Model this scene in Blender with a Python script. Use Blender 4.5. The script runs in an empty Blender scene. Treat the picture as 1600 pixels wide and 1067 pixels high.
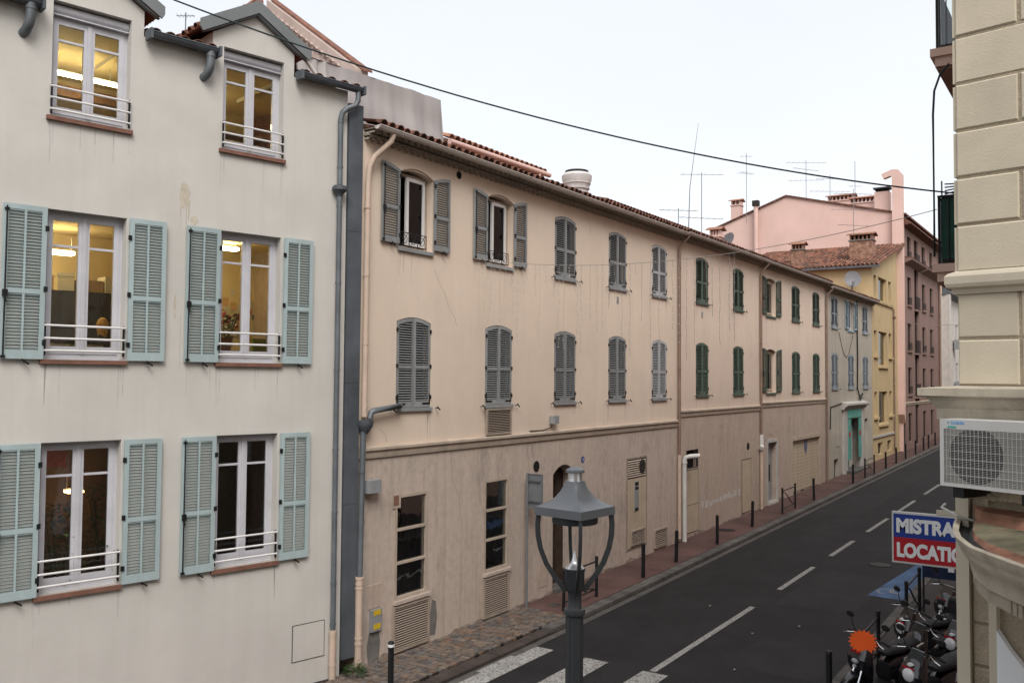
import bpy, math, random
from math import sin, cos, radians, pi, sqrt, atan2
from mathutils import Vector, Matrix
random.seed(7)
scene = bpy.context.scene
COL = scene.collection

# ------------------------------------------------------------------ camera
cam_d = bpy.data.cameras.new('camera')
cam = bpy.data.objects.new('camera', cam_d)
COL.objects.link(cam)
cam_d.sensor_width = 36.0
cam_d.lens = 1390.0 / 1600.0 * 36.0
cam_d.clip_start = 0.05
cam_d.clip_end = 2000
EYE = Vector((0, 0, 5.5))
cam.matrix_world = (Matrix.Translation(EYE) @ Matrix.Rotation(radians(33.965), 4, 'Z') @
                    Matrix.Rotation(radians(90 + 2.263), 4, 'X') @ Matrix.Rotation(radians(0.453), 4, 'Z'))
scene.camera = cam

# ------------------------------------------------------------------ sky, sun, exposure
SUN_EL, SUN_AZ = 48.0, 138.0            # degrees; azimuth clockwise from +Y (street direction)
world = bpy.data.worlds.new('World')
scene.world = world
world.use_nodes = True
nt = world.node_tree
nt.nodes.clear()
out = nt.nodes.new('ShaderNodeOutputWorld')
sky = nt.nodes.new('ShaderNodeTexSky')
sky.sky_type = 'NISHITA'
sky.sun_disc = False
sky.sun_elevation = radians(SUN_EL)
sky.sun_rotation = radians(SUN_AZ)
sky.dust_density = 4.0
bg1 = nt.nodes.new('ShaderNodeBackground')
bg1.inputs['Strength'].default_value = 0.05
nt.links.new(sky.outputs[0], bg1.inputs['Color'])
# the cloud deck: an even pale grey sheet with faint soft structure
tc = nt.nodes.new('ShaderNodeTexCoord')
mp = nt.nodes.new('ShaderNodeMapping'); mp.inputs['Scale'].default_value = (1, 1, 2.6)
ns = nt.nodes.new('ShaderNodeTexNoise'); ns.inputs['Scale'].default_value = 2.2; ns.inputs['Detail'].default_value = 4
rp = nt.nodes.new('ShaderNodeValToRGB')
rp.color_ramp.elements[0].position = 0.3; rp.color_ramp.elements[0].color = (0.925, 0.915, 0.895, 1)
rp.color_ramp.elements[1].position = 0.72; rp.color_ramp.elements[1].color = (1.0, 0.975, 0.94, 1)
nt.links.new(tc.outputs['Generated'], mp.inputs['Vector'])
nt.links.new(mp.outputs[0], ns.inputs['Vector'])
nt.links.new(ns.outputs['Fac'], rp.inputs['Fac'])
bg2 = nt.nodes.new('ShaderNodeBackground')
bg2.inputs['Strength'].default_value = 0.57
nt.links.new(rp.outputs[0], bg2.inputs['Color'])
add = nt.nodes.new('ShaderNodeAddShader')
nt.links.new(bg1.outputs[0], add.inputs[0]); nt.links.new(bg2.outputs[0], add.inputs[1])
nt.links.new(add.outputs[0], out.inputs['Surface'])

sun_d = bpy.data.lights.new('sun', 'SUN')
sun_d.energy = 1.5
sun_d.angle = radians(30)
sun_d.color = (1.0, 0.985, 0.965)
sun = bpy.data.objects.new('sun', sun_d)
COL.objects.link(sun)
_d = Vector((sin(radians(SUN_AZ)) * cos(radians(SUN_EL)), cos(radians(SUN_AZ)) * cos(radians(SUN_EL)), sin(radians(SUN_EL))))
sun.rotation_euler = _d.to_track_quat('Z', 'Y').to_euler()
sun.location = (20, -10, 40)

vs = scene.view_settings
vs.view_transform = 'Standard'; vs.look = 'None'; vs.exposure = 0.58; vs.gamma = 1.0; vs.use_curve_mapping = False
scene.render.engine = 'CYCLES'
cy = scene.cycles
cy.use_denoising = True
cy.max_bounces = 7; cy.diffuse_bounces = 3; cy.glossy_bounces = 3; cy.transmission_bounces = 4; cy.transparent_max_bounces = 12
cy.sample_clamp_indirect = 4.0
cy.caustics_reflective = False; cy.caustics_refractive = False

# ------------------------------------------------------------------ helpers
class MB:
    """collects shapes; build() links them as ONE mesh object"""
    def __init__(s): s.v = []; s.f = []
    def add(s, vs, fs):
        n = len(s.v); s.v += [tuple(p) for p in vs]; s.f += [tuple(i + n for i in f) for f in fs]; return s
    def box(s, x0, x1, y0, y1, z0, z1):
        v = [(x0,y0,z0),(x1,y0,z0),(x1,y1,z0),(x0,y1,z0),(x0,y0,z1),(x1,y0,z1),(x1,y1,z1),(x0,y1,z1)]
        return s.add(v, [(3,2,1,0),(4,5,6,7),(0,1,5,4),(1,2,6,5),(2,3,7,6),(3,0,4,7)])
    def obox(s, c, a, b, d):
        c, a, b, d = Vector(c), Vector(a), Vector(b), Vector(d)
        v = [c-a-b-d, c+a-b-d, c+a+b-d, c-a+b-d, c-a-b+d, c+a-b+d, c+a+b+d, c-a+b+d]
        return s.add(v, [(3,2,1,0),(4,5,6,7),(0,1,5,4),(1,2,6,5),(2,3,7,6),(3,0,4,7)])
    def poly(s, pts): return s.add(pts, [tuple(range(len(pts)))])
    def prism(s, pts, y0, y1):
        """polygon of (x,z), counter-clockwise seen from -y, extruded y0..y1"""
        n = len(pts)
        v = [(x, y0, z) for x, z in pts] + [(x, y1, z) for x, z in pts]
        f = [tuple(range(n)), tuple(range(2*n-1, n-1, -1))]
        f += [(i, i+n, (i+1) % n + n, (i+1) % n) for i in range(n)]
        return s.add(v, f)
    def xprism(s, pts, x0, x1):
        """polygon of (y,z) extruded along x"""
        n = len(pts)
        v = [(x0, y, z) for y, z in pts] + [(x1, y, z) for y, z in pts]
        f = [tuple(range(n-1, -1, -1)), tuple(range(n, 2*n))]
        f += [((i+1) % n, (i+1) % n + n, i+n, i) for i in range(n)]
        return s.add(v, f)
    def zprism(s, pts, z0, z1):
        n = len(pts)
        v = [(x, y, z0) for x, y in pts] + [(x, y, z1) for x, y in pts]
        f = [tuple(range(n-1, -1, -1)), tuple(range(n, 2*n))]
        f += [(i, (i+1) % n, (i+1) % n + n, i+n) for i in range(n)]
        return s.add(v, f)
    def tube(s, path, r, n=8, cap=True):
        path = [Vector(p) for p in path]
        rs = r if isinstance(r, (list, tuple)) else [r] * len(path)
        base = len(s.v); up = None
        for i, p in enumerate(path):
            if i == 0: t = path[1] - p
            elif i == len(path) - 1: t = p - path[i-1]
            else: t = (path[i+1] - p).normalized() + (p - path[i-1]).normalized()
            t.normalize()
            if up is None:
                up = Vector((0, 0, 1)) if abs(t.z) < .9 else Vector((1, 0, 0))
            a = t.cross(up)
            if a.length < 1e-5: a = t.cross(Vector((0, 1, 0)))
            a.normalize(); b = t.cross(a); up = -b if False else up
            for k in range(n):
                w = 2*pi*k/n
                s.v.append(tuple(p + (a*cos(w) + b*sin(w)) * rs[i]))
        for i in range(len(path)-1):
            for k in range(n):
                k2 = (k+1) % n
                s.f.append((base+i*n+k, base+i*n+k2, base+(i+1)*n+k2, base+(i+1)*n+k))
        if cap:
            s.f.append(tuple(base+k for k in reversed(range(n))))
            s.f.append(tuple(base+(len(path)-1)*n+k for k in range(n)))
        return s
    def lathe(s, prof, c=(0,0,0), n=16):
        """profile of (r,z) turned about the vertical through c"""
        base = len(s.v)
        for r, z in prof:
            for k in range(n):
                w = 2*pi*k/n
                s.v.append((c[0]+r*cos(w), c[1]+r*sin(w), c[2]+z))
        for i in range(len(prof)-1):
            for k in range(n):
                k2 = (k+1) % n
                s.f.append((base+i*n+k, base+i*n+k2, base+(i+1)*n+k2, base+(i+1)*n+k))
        s.f.append(tuple(base+k for k in reversed(range(n))))
        s.f.append(tuple(base+(len(prof)-1)*n+k for k in range(n)))
        return s
    def disc(s, c, r, y0, y1, n=20):
        """short cylinder with its axis along y"""
        return s.prism([(c[0]+r*cos(2*pi*k/n), c[1]+r*sin(2*pi*k/n)) for k in range(n)], y0, y1)
    def mesh(s, name, m, smooth=False):
        me = bpy.data.meshes.new(name)
        me.from_pydata(s.v, [], s.f)
        me.materials.append(M[m] if isinstance(m, str) else m)
        if smooth:
            me.polygons.foreach_set('use_smooth', [True]*len(me.polygons))
            me.set_sharp_from_angle(angle=radians(40))
        me.update()
        return me
    def build(s, name, m, parent=None, loc=(0,0,0), rz=0.0, smooth=False, kind=None):
        return put(s.mesh(name, m, smooth), name, parent, loc, rz, kind)

def put(me, name, parent=None, loc=(0,0,0), rz=0.0, kind=None):
    o = bpy.data.objects.new(name, me)
    COL.objects.link(o)
    o.parent = parent
    o.location = loc
    o.rotation_euler = (0, 0, rz)
    if kind: o['kind'] = kind
    return o
def tag(o, label, cat, group=None):
    o['label'] = label; o['category'] = cat
    if group: o['group'] = group
    return o
def thing(name, label, cat, loc=(0,0,0), rz=0.0, group=None):
    o = bpy.data.objects.new(name, None); COL.objects.link(o)
    o.location = loc; o.rotation_euler = (0, 0, rz); o.empty_display_size = .2
    return tag(o, label, cat, group)
def kids(o): return [c for c in bpy.data.objects if c.parent == o]
CH = {}
def copy_tree(o, parent=None, loc=None, rz=None):
    c = o.copy(); COL.objects.link(c); c.parent = parent
    if loc is not None: c.location = loc
    if rz is not None: c.rotation_euler = (0, 0, rz)
    for ch in list(o.children): copy_tree(ch, c)
    return c

# ------------------------------------------------------------------ materials
M = {}
def mat(name, col, rough=.8, var=.10, vs_=2.5, streak=0.0, streakcol=None, bump=.12, bs=45, metal=0.0, spec=.3,
        rnd=0.0, speck=0.0, blotch=0.0, blotchcol=None, blotch_s=1.1, streak_s=(3.2, 3.2, .16), coat=0.0, worn=0.0, worncol=None, grime=0.0, grimecol=None):
    m = bpy.data.materials.new(name); m.use_nodes = True
    n = m.node_tree; L = n.links.new; N = n.nodes.new
    b = n.nodes['Principled BSDF']
    b.inputs['Roughness'].default_value = rough; b.inputs['Metallic'].default_value = metal
    b.inputs['Specular IOR Level'].default_value = spec
    b.inputs['Coat Weight'].default_value = coat
    tc = N('ShaderNodeTexCoord')
    def noise(scale, detail=4, vec=None, rough_=.55):
        t = N('ShaderNodeTexNoise'); t.inputs['Scale'].default_value = scale; t.inputs['Detail'].default_value = detail
        t.inputs['Roughness'].default_value = rough_
        L(vec if vec else tc.outputs['Object'], t.inputs['Vector']); return t.outputs['Fac']
    def maprange(v, a, b_, c, d):
        t = N('ShaderNodeMapRange'); L(v, t.inputs[0])
        for i, x in enumerate((a, b_, c, d)): t.inputs[i+1].default_value = x
        return t.outputs[0]
    def mixc(fac, c1, c2, blend='MIX'):
        t = N('ShaderNodeMix'); t.data_type = 'RGBA'; t.blend_type = blend
        if isinstance(fac, float): t.inputs['Factor'].default_value = fac
        else: L(fac, t.inputs['Factor'])
        for k, c in ((6, c1), (7, c2)):
            if isinstance(c, tuple): t.inputs[k].default_value = (*c, 1)
            else: L(c, t.inputs[k])
        return t.outputs[2]
    dark = tuple(max(0, c*(1-2*var)) for c in col); light = tuple(min(1, c*(1+var)) for c in col)
    c = mixc(maprange(noise(vs_), .3, .7, 0, 1), dark, light) if var else None
    if c is None:
        c = mixc(0.0, col, col)
    if blotch:
        f = maprange(noise(blotch_s, 6, None, .65), .53, .70, 0, blotch)
        c = mixc(f, c, blotchcol or tuple(x*.45 for x in col))
    if streak:
        mpn = N('ShaderNodeMapping'); mpn.inputs['Scale'].default_value = streak_s
        L(tc.outputs['Object'], mpn.inputs['Vector'])
        f = maprange(noise(1.0, 5, mpn.outputs[0], .6), .48, .72, 0, streak)
        c = mixc(f, c, streakcol or tuple(x*.5 for x in col))
    if worn:
        mpw = N('ShaderNodeMapping'); mpw.inputs['Scale'].default_value = (2.2, 2.2, .8); mpw.inputs['Location'].default_value = (7.3, 1.1, 4.7)
        L(tc.outputs['Object'], mpw.inputs['Vector'])
        c = mixc(maprange(noise(1.3, 9, mpw.outputs[0], .72), .50, .68, 0, worn), c, worncol)
    if grime:
        mpg = N('ShaderNodeMapping'); mpg.inputs['Scale'].default_value = (1.5, 1.5, .55); mpg.inputs['Location'].default_value = (3.1, 9.4, 1.7)
        L(tc.outputs['Object'], mpg.inputs['Vector'])
        c = mixc(maprange(noise(1.1, 10, mpg.outputs[0], .78), .52, .70, 0, grime), c, grimecol)
    if speck:
        f = maprange(noise(160, 2), .38, .62, -speck, speck)
        mm = N('ShaderNodeMath'); mm.operation = 'ADD'; mm.inputs[1].default_value = 1.0; L(f, mm.inputs[0])
        t = N('ShaderNodeVectorMath'); t.operation = 'SCALE'; L(c, t.inputs[0]); L(mm.outputs[0], t.inputs['Scale']); c = t.outputs[0]
    if rnd:
        oi = N('ShaderNodeObjectInfo')
        f = maprange(oi.outputs['Random'], 0, 1, 1-rnd, 1+rnd)
        t = N('ShaderNodeVectorMath'); t.operation = 'SCALE'; L(c, t.inputs[0]); L(f, t.inputs['Scale']); c = t.outputs[0]
    L(c, b.inputs['Base Color'])
    if bump:
        bp = N('ShaderNodeBump'); bp.inputs['Strength'].default_value = bump; bp.inputs['Distance'].default_value = .02
        L(noise(bs, 5), bp.inputs['Height']); L(bp.outputs[0], b.inputs['Normal'])
    M[name] = m
    return m
def emis(name, col, s):
    m = bpy.data.materials.new(name); m.use_nodes = True
    b = m.node_tree.nodes['Principled BSDF']
    b.inputs['Base Color'].default_value = (*col, 1)
    b.inputs['Emission Color'].default_value = (*col, 1); b.inputs['Emission Strength'].default_value = s
    M[name] = m
def glass(name, tint=(.9,.93,.92), refl=1.0):
    m = bpy.data.materials.new(name); m.use_nodes = True
    n = m.node_tree; n.nodes.clear(); N = n.nodes.new; L = n.links.new
    o = N('ShaderNodeOutputMaterial'); mx = N('ShaderNodeMixShader'); tr = N('ShaderNodeBsdfTransparent'); gl = N('ShaderNodeBsdfGlossy')
    tr.inputs[0].default_value = (*tint, 1); gl.inputs['Roughness'].default_value = .015; gl.inputs[0].default_value = (.95,.97,1,1)
    fr = N('ShaderNodeFresnel'); fr.inputs['IOR'].default_value = 1.55
    # old panes are never quite flat
    t = N('ShaderNodeTexCoord'); ns = N('ShaderNodeTexNoise'); ns.inputs['Scale'].default_value = 2.2
    bp = N('ShaderNodeBump'); bp.inputs['Strength'].default_value = .06; bp.inputs['Distance'].default_value = .05
    L(t.outputs['Object'], ns.inputs['Vector']); L(ns.outputs['Fac'], bp.inputs['Height']); L(bp.outputs[0], gl.inputs['Normal'])
    mu = N('ShaderNodeMath'); mu.operation = 'MULTIPLY'; mu.inputs[1].default_value = refl; L(fr.outputs[0], mu.inputs[0])
    L(mu.outputs[0], mx.inputs[0]); L(tr.outputs[0], mx.inputs[1]); L(gl.outputs[0], mx.inputs[2]); L(mx.outputs[0], o.inputs['Surface'])
    M[name] = m

mat('white_stucco', (.59,.571,.533), .9, .045, .8, streak=.24, streakcol=(.49,.465,.425), bump=.16, bs=60, blotch=.2, blotchcol=(.50,.47,.43), streak_s=(5,5,.22))
mat('pink_stucco', (.735,.615,.50), .9, .055, .35, worn=.3, worncol=(.76,.655,.56), grime=.16, grimecol=(.50,.42,.355), streak_s=(3.5,3.5,.25), streak=.22, streakcol=(.60,.505,.43), bump=.10, bs=50, blotch=.20, blotchcol=(.67,.56,.475))
mat('pink_stucco_two', (.70,.575,.475), .9, .06, .35, worn=.3, worncol=(.73,.625,.54), grime=.2, grimecol=(.47,.385,.32), streak_s=(3.5,3.5,.25), streak=.26, streakcol=(.56,.46,.39), bump=.10, bs=50, blotch=.22, blotchcol=(.61,.50,.42))
mat('base_stucco', (.525,.437,.37), .92, .06, 6.0, streak_s=(7,7,.35), streak=.6, streakcol=(.36,.305,.27), bump=.25, bs=40, blotch=.30, blotchcol=(.40,.34,.295), blotch_s=.9, speck=.06, worn=.5, worncol=(.57,.495,.435), grime=.75, grimecol=(.27,.225,.20))
mat('base_stucco_two', (.485,.388,.32), .92, .06, 6.0, streak_s=(7,7,.35), streak=.5, streakcol=(.33,.275,.235), bump=.25, bs=40, blotch=.28, blotchcol=(.37,.30,.255), blotch_s=.8, speck=.06, worn=.35, worncol=(.55,.465,.395), grime=.6, grimecol=(.26,.21,.18))
mat('grey_stucco', (.44,.405,.345), .92, .07, .9, streak=.55, streakcol=(.27,.245,.21), bump=.15, blotch=.35, blotchcol=(.33,.295,.25))
mat('yellow_stucco', (.53,.41,.235), .9, .05, .8, streak=.2, streakcol=(.44,.33,.18), bump=.1)
mat('salmon_stucco', (.68,.48,.425), .9, .05, .5, streak=.16, streakcol=(.58,.39,.33), bump=.08, blotch=.2, blotchcol=(.64,.43,.365))
mat('mauve_stucco', (.25,.165,.142), .9, .06, .6, streak=.45, streakcol=(.22,.145,.125), bump=.08, blotch=.3, blotchcol=(.30,.19,.16))
mat('pale_render', (.58,.55,.50), .9, .05, .7, streak=.25, bump=.08)
mat('pale_render_pink', (.46,.37,.33), .9, .05, .7, streak=.25, bump=.08)
mat('ochre_render', (.56,.40,.27), .9, .05, .7, streak=.2, bump=.08)
mat('beige_stone', (.60,.535,.415), .85, .05, 1.6, streak=.22, streakcol=(.43,.38,.29), bump=.16, bs=55, rnd=.05, blotch=.16, grime=.22, grimecol=(.40,.355,.275))
mat('beige_trim', (.57,.51,.41), .8, .05, 1.2, streak=.2, streakcol=(.38,.33,.25), bump=.1)
mat('ledge_dirty', (.50,.445,.355), .85, .1, 3, streak=.5, streakcol=(.27,.235,.185), bump=.25, blotch=.55, blotchcol=(.25,.215,.17), blotch_s=3.5)
mat('rough_stone', (.40,.335,.245), .95, .12, 6, bump=.7, bs=26, speck=.3, blotch=.5, blotchcol=(.17,.14,.11), blotch_s=3)
mat('stain_tan', (.54,.485,.40), .9, .10, 9, bump=.1, bs=60)
mat('blue_shutter', (.385,.48,.488), .65, .06, 2, streak=.3, streakcol=(.30,.36,.36), bump=.08, rnd=.06, blotch=.12, blotchcol=(.30,.35,.34), blotch_s=5)
mat('grey_shutter', (.285,.30,.305), .65, .09, 2, streak=.4, streakcol=(.16,.165,.165), bump=.08, rnd=.14)
mat('pale_shutter', (.44,.455,.47), .65, .06, 2, streak=.2, bump=.08, rnd=.04)
mat('green_shutter', (.085,.125,.096), .65, .10, 2, streak=.4, streakcol=(.12,.15,.125), bump=.08, rnd=.18)
mat('slate_shutter', (.29,.33,.37), .65, .07, 2, streak=.2, bump=.08, rnd=.08)
mat('sky_blue_shutter', (.30,.42,.50), .65, .07, 2, bump=.05)
mat('window_paint', (.56,.56,.60), .5, .05, 3, streak=.2, streakcol=(.42,.41,.41), bump=.06)
mat('white_metal', (.72,.71,.70), .45, .04, 3, bump=.04)
mat('cream_frame', (.46,.385,.31), .75, .08, 3, streak=.3, bump=.1)
mat('louvre_tan', (.36,.295,.24), .8, .1, 3, streak=.3, bump=.1)
mat('terracotta_sill', (.21,.105,.075), .8, .14, 5, bump=.2, bs=30)
mat('zinc', (.155,.175,.19), .55, .14, 2.5, streak=.35, streakcol=(.09,.10,.11), bump=.08, metal=.35)
mat('zinc_dark', (.115,.13,.148), .6, .16, 1.4, streak=.4, streakcol=(.055,.06,.07), bump=.1, metal=.3)
mat('fascia_grey', (.185,.20,.205), .6, .06, 2, bump=.06)
mat('pipe_cream', (.55,.43,.345), .7, .06, 3, streak=.25, bump=.06)
mat('pipe_brown', (.25,.17,.13), .65, .12, 3, streak=.4, streakcol=(.45,.34,.27), bump=.08)
mat('pipe_white', (.66,.65,.62), .5, .05, 3, streak=.15, bump=.03)
mat('gutter_pale', (.60,.555,.51), .6, .06, 2, streak=.25, bump=.05)
mat('black_iron', (.012,.012,.013), .5, .2, 8, bump=.1)
mat('bollard_black', (.014,.014,.016), .45, .15, 8, bump=.06)
mat('roof_tile', (.19,.09,.064), .9, .25, 6, bump=.3, bs=30, rnd=.30, blotch=.5, blotchcol=(.12,.08,.06), blotch_s=4)
mat('roof_tile_pale', (.33,.165,.11), .9, .22, 6, bump=.3, bs=30, rnd=.30, blotch=.4, blotchcol=(.20,.13,.10), blotch_s=4)
mat('roof_sheet', (.22,.11,.075), .95, .2, 3, bump=.3)
mat('soffit', (.37,.32,.27), .9, .08, 2, bump=.1)
mat('brick', (.30,.165,.115), .9, .25, 5, bump=.4, bs=30, blotch=.5, blotchcol=(.36,.30,.25), blotch_s=5)
mat('tarp', (.43,.41,.405), .65, .03, 1.5, bump=.05, bs=8)
mat('cowl_white', (.60,.585,.58), .6, .08, 4, bump=.05)
mat('asphalt', (.0205,.0205,.022), .72, .16, .7, bump=.5, bs=120, speck=.55, blotch=.35, blotchcol=(.0145,.0145,.016), blotch_s=.5, spec=.22, worn=.5, worncol=(.028,.028,.029))
mat('red_pavement', (.108,.060,.053), .78, .16, .8, bump=.35, bs=90, speck=.3, blotch=.5, blotchcol=(.045,.033,.030), blotch_s=.9, rnd=.07)
mat('plain_pavement', (.050,.045,.042), .8, .16, .8, bump=.35, bs=90, speck=.3, blotch=.4, blotchcol=(.06,.053,.05))
mat('kerb_stone', (.11,.102,.095), .75, .18, 3, bump=.4, bs=40, speck=.2, rnd=.15, blotch=.4, blotchcol=(.085,.078,.072), blotch_s=2)
mat('kerb_brown', (.070,.056,.050), .6, .2, 3, bump=.4, bs=40, rnd=.12)
mat('mortar', (.030,.025,.022), .95, .2, 5, bump=.4)
for i, c in enumerate(((.155,.122,.10), (.18,.14,.11), (.13,.118,.108), (.185,.125,.09), (.115,.098,.092), (.15,.135,.125))):
    mat('cobble_%d' % i, c, .75, .2, 8, bump=.4, bs=40, rnd=.14, blotch=.3, blotch_s=3)
mat('lamp_grey', (.128,.140,.155), .36, .07, 3, bump=.03, streak=.12, streakcol=(.16,.175,.18), spec=.5)
mat('lamp_dark', (.045,.049,.053), .5, .08, 3, bump=.03)
mat('alu', (.62,.63,.65), .28, .05, 4, bump=.03, metal=.85)
mat('sign_back', (.19,.205,.22), .55, .07, 3, bump=.03, metal=.2)
mat('damp_dirt', (.33,.275,.235), .95, .25, 5, bump=.2, streak=.4, streak_s=(6,6,1.0))
mat('runoff_pink', (.60,.50,.425), .95, .12, 6, bump=.1)
mat('runoff_grey', (.50,.485,.46), .95, .12, 6, bump=.1)
mat('crack', (.22,.18,.15), .95, 0, 6, bump=0)
mat('asphalt_patch', (.0165,.0165,.018), .72, .2, 1.5, bump=.5, bs=120, speck=.4)
mat('asphalt_grey', (.0190,.0190,.0203), .72, .2, 1.5, bump=.5, bs=120, speck=.4)
mat('brown_door', (.045,.028,.02), .55, .15, 3, bump=.1)
mat('wood_cream', (.50,.415,.31), .75, .07, 2, streak=.35, streakcol=(.34,.27,.2), bump=.1)
mat('dark_void', (.010,.009,.008), .9, .2, 3, bump=0)
mat('grille_dark', (.035,.03,.026), .85, .2, 6, bump=.1)
mat('ac_white', (.60,.60,.585), .5, .03, 2, streak=.1, bump=.02)
mat('ac_dark', (.02,.02,.021), .6, .1, 4, bump=0)
mat('fin_grey', (.33,.32,.29), .7, .08, 4, bump=.1, bs=200)
mat('roof_tile_old', (.20,.125,.095), .95, .25, 6, bump=.3, bs=30, rnd=.3, blotch=.5, blotchcol=(.12,.095,.08), blotch_s=4)
mat('sign_blue', (.016,.045,.27), .4, .06, 2, bump=.01)
mat('sign_red', (.40,.012,.022), .4, .06, 2, bump=.01)
mat('letter_white', (.78,.80,.82), .5, .03, 2, bump=0)
mat('brand_blue', (.05,.35,.72), .5, 0, 2, bump=0)
mat('brand_teal', (.05,.42,.38), .5, 0, 2, bump=0)
mat('label_yellow', (.62,.43,.03), .6, .06, 5, bump=0)
mat('plate_blue', (.02,.04,.22), .4, .05, 5, bump=0)
mat('box_grey', (.27,.28,.29), .6, .06, 5, bump=.03)
mat('patch_cement', (.185,.175,.165), .95, .15, 4, bump=.2)
mat('patch_pale', (.56,.535,.50), .9, .12, 6, bump=.1)
mat('teal_paint', (.105,.36,.31), .65, .12, 4, bump=.08, blotch=.4, blotchcol=(.36,.40,.36), blotch_s=3)
mat('portal_white', (.47,.455,.43), .8, .08, 2, streak=.3, bump=.06)
mat('glass_green', (.05,.10,.08), .2, .1, 2, bump=0)
mat('red_dot', (.42,.03,.03), .6, 0, 2, bump=0)
mat('cable', (.010,.022,.022), .6, 0, 2, bump=0)
mat('wire_pale', (.34,.31,.28), .6, 0, 2, bump=0)
mat('bulb', (.85,.83,.78), .3, 0, 2, bump=0)
mat('antenna', (.22,.22,.23), .5, .1, 4, bump=0, metal=.4)
mat('dish', (.20,.20,.21), .6, .08, 3, bump=.03)
mat('terracotta_flat', (.28,.125,.085), .85, .2, 4, bump=.2, rnd=.15)
mat('moss_tile', (.17,.155,.10), .95, .3, 3, bump=.4, bs=20, blotch=.6, blotchcol=(.33,.15,.10), blotch_s=2.2)
mat('copper_pink', (.26,.125,.08), .8, .3, 4, bump=.3, blotch=.7, blotchcol=(.10,.065,.05), blotch_s=5)
mat('green_screen', (.010,.045,.034), .8, .1, 4, bump=.1)
mat('balcony_pink', (.56,.385,.32), .85, .05, 2, bump=.08)
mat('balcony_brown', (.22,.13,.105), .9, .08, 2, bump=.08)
mat('scooter_black', (.010,.011,.016), .22, .1, 2, bump=0, spec=.6, coat=.6)
mat('seat_black', (.014,.014,.015), .6, .1, 8, bump=.1)
mat('seat_grey', (.10,.10,.105), .55, .08, 8, bump=.1)
mat('tyre', (.012,.012,.012), .85, .1, 8, bump=.1)
mat('chrome', (.70,.71,.73), .15, 0, 2, bump=0, metal=1.0)
mat('lens', (.75,.77,.80), .08, 0, 2, bump=0, spec=.8)
mat('orange_star', (.95,.13,.015), .6, .03, 3, bump=0)
mat('bay_blue', (.085,.16,.30), .8, .2, 1.5, bump=.4, bs=110, speck=.3, blotch=.5, blotchcol=(.05,.06,.08), blotch_s=2)
mat('car_blue', (.012,.022,.06), .25, .05, 2, bump=0, coat=.7)
mat('car_glass', (.012,.014,.016), .06, 0, 2, bump=0, spec=.7)
mat('leaf', (.06,.13,.03), .55, .3, 6, bump=.05, rnd=.3)
mat('leaf_dark', (.028,.060,.020), .5, .3, 6, bump=.05)
mat('flower_pink', (.50,.12,.14), .7, .2, 6, bump=0)
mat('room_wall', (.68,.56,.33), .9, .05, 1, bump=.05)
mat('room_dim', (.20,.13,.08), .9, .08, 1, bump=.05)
mat('room_floor', (.16,.10,.06), .7, .2, 2, bump=.05)
mat('cardboard', (.42,.29,.15), .85, .1, 5, bump=.08, rnd=.15)
mat('paper', (.55,.52,.45), .85, .04, 4, bump=0, rnd=.12)
mat('cabinet', (.028,.022,.018), .6, .1, 3, bump=.05)
mat('desk_wood', (.20,.10,.045), .6, .2, 3, bump=.05)
mat('chair_green', (.22,.30,.04), .7, .08, 3, bump=.05)
for i, c in enumerate(((.45,.12,.10), (.55,.35,.18), (.14,.15,.25), (.60,.52,.40), (.30,.10,.16), (.55,.22,.12))):
    mat('card_%d' % i, c, .7, .15, 12, bump=0)
mat('hair_blond', (.45,.27,.09), .6, .2, 20, bump=.1)
mat('skin', (.45,.27,.19), .6, .05, 5, bump=.02)
mat('cloth_black', (.018,.018,.02), .9, .1, 8, bump=.1)
emis('lamp_warm', (1.0, .75, .38), 22.0)
emis('lamp_warm_low', (1.0, .55, .22), 8.0)
emis('lamp_bright', (1.0, .78, .40), 26.0)
glass('pane_clear')
glass('pane_dark', (.35,.38,.38))
glass('pane_shop', (.8,.8,.78), .55)
mat('shop_interior', (.085,.062,.045), .9, .3, 2, bump=.05)

def paint_mat(name, col):
    """road paint with worn holes where the asphalt shows"""
    m = mat(name, col, .75, .08, 3, bump=.4, bs=120, speck=.15)
    n = m.node_tree; N = n.nodes.new; L = n.links.new
    b = n.nodes['Principled BSDF']; src = b.inputs['Base Color'].links[0].from_socket
    tc = N('ShaderNodeTexCoord'); ns = N('ShaderNodeTexNoise'); ns.inputs['Scale'].default_value = 26; ns.inputs['Detail'].default_value = 6
    ns.inputs['Roughness'].default_value = .75
    L(tc.outputs['Object'], ns.inputs['Vector'])
    mr = N('ShaderNodeMapRange'); mr.inputs[1].default_value = .41; mr.inputs[2].default_value = .50; L(ns.outputs['Fac'], mr.inputs[0])
    mx = N('ShaderNodeMix'); mx.data_type = 'RGBA'; mx.inputs[6].default_value = (.06,.06,.062,1)
    L(mr.outputs[0], mx.inputs['Factor']); L(src, mx.inputs[7]); L(mx.outputs[2], b.inputs['Base Color'])
paint_mat('road_paint', (.40,.395,.375))
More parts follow.
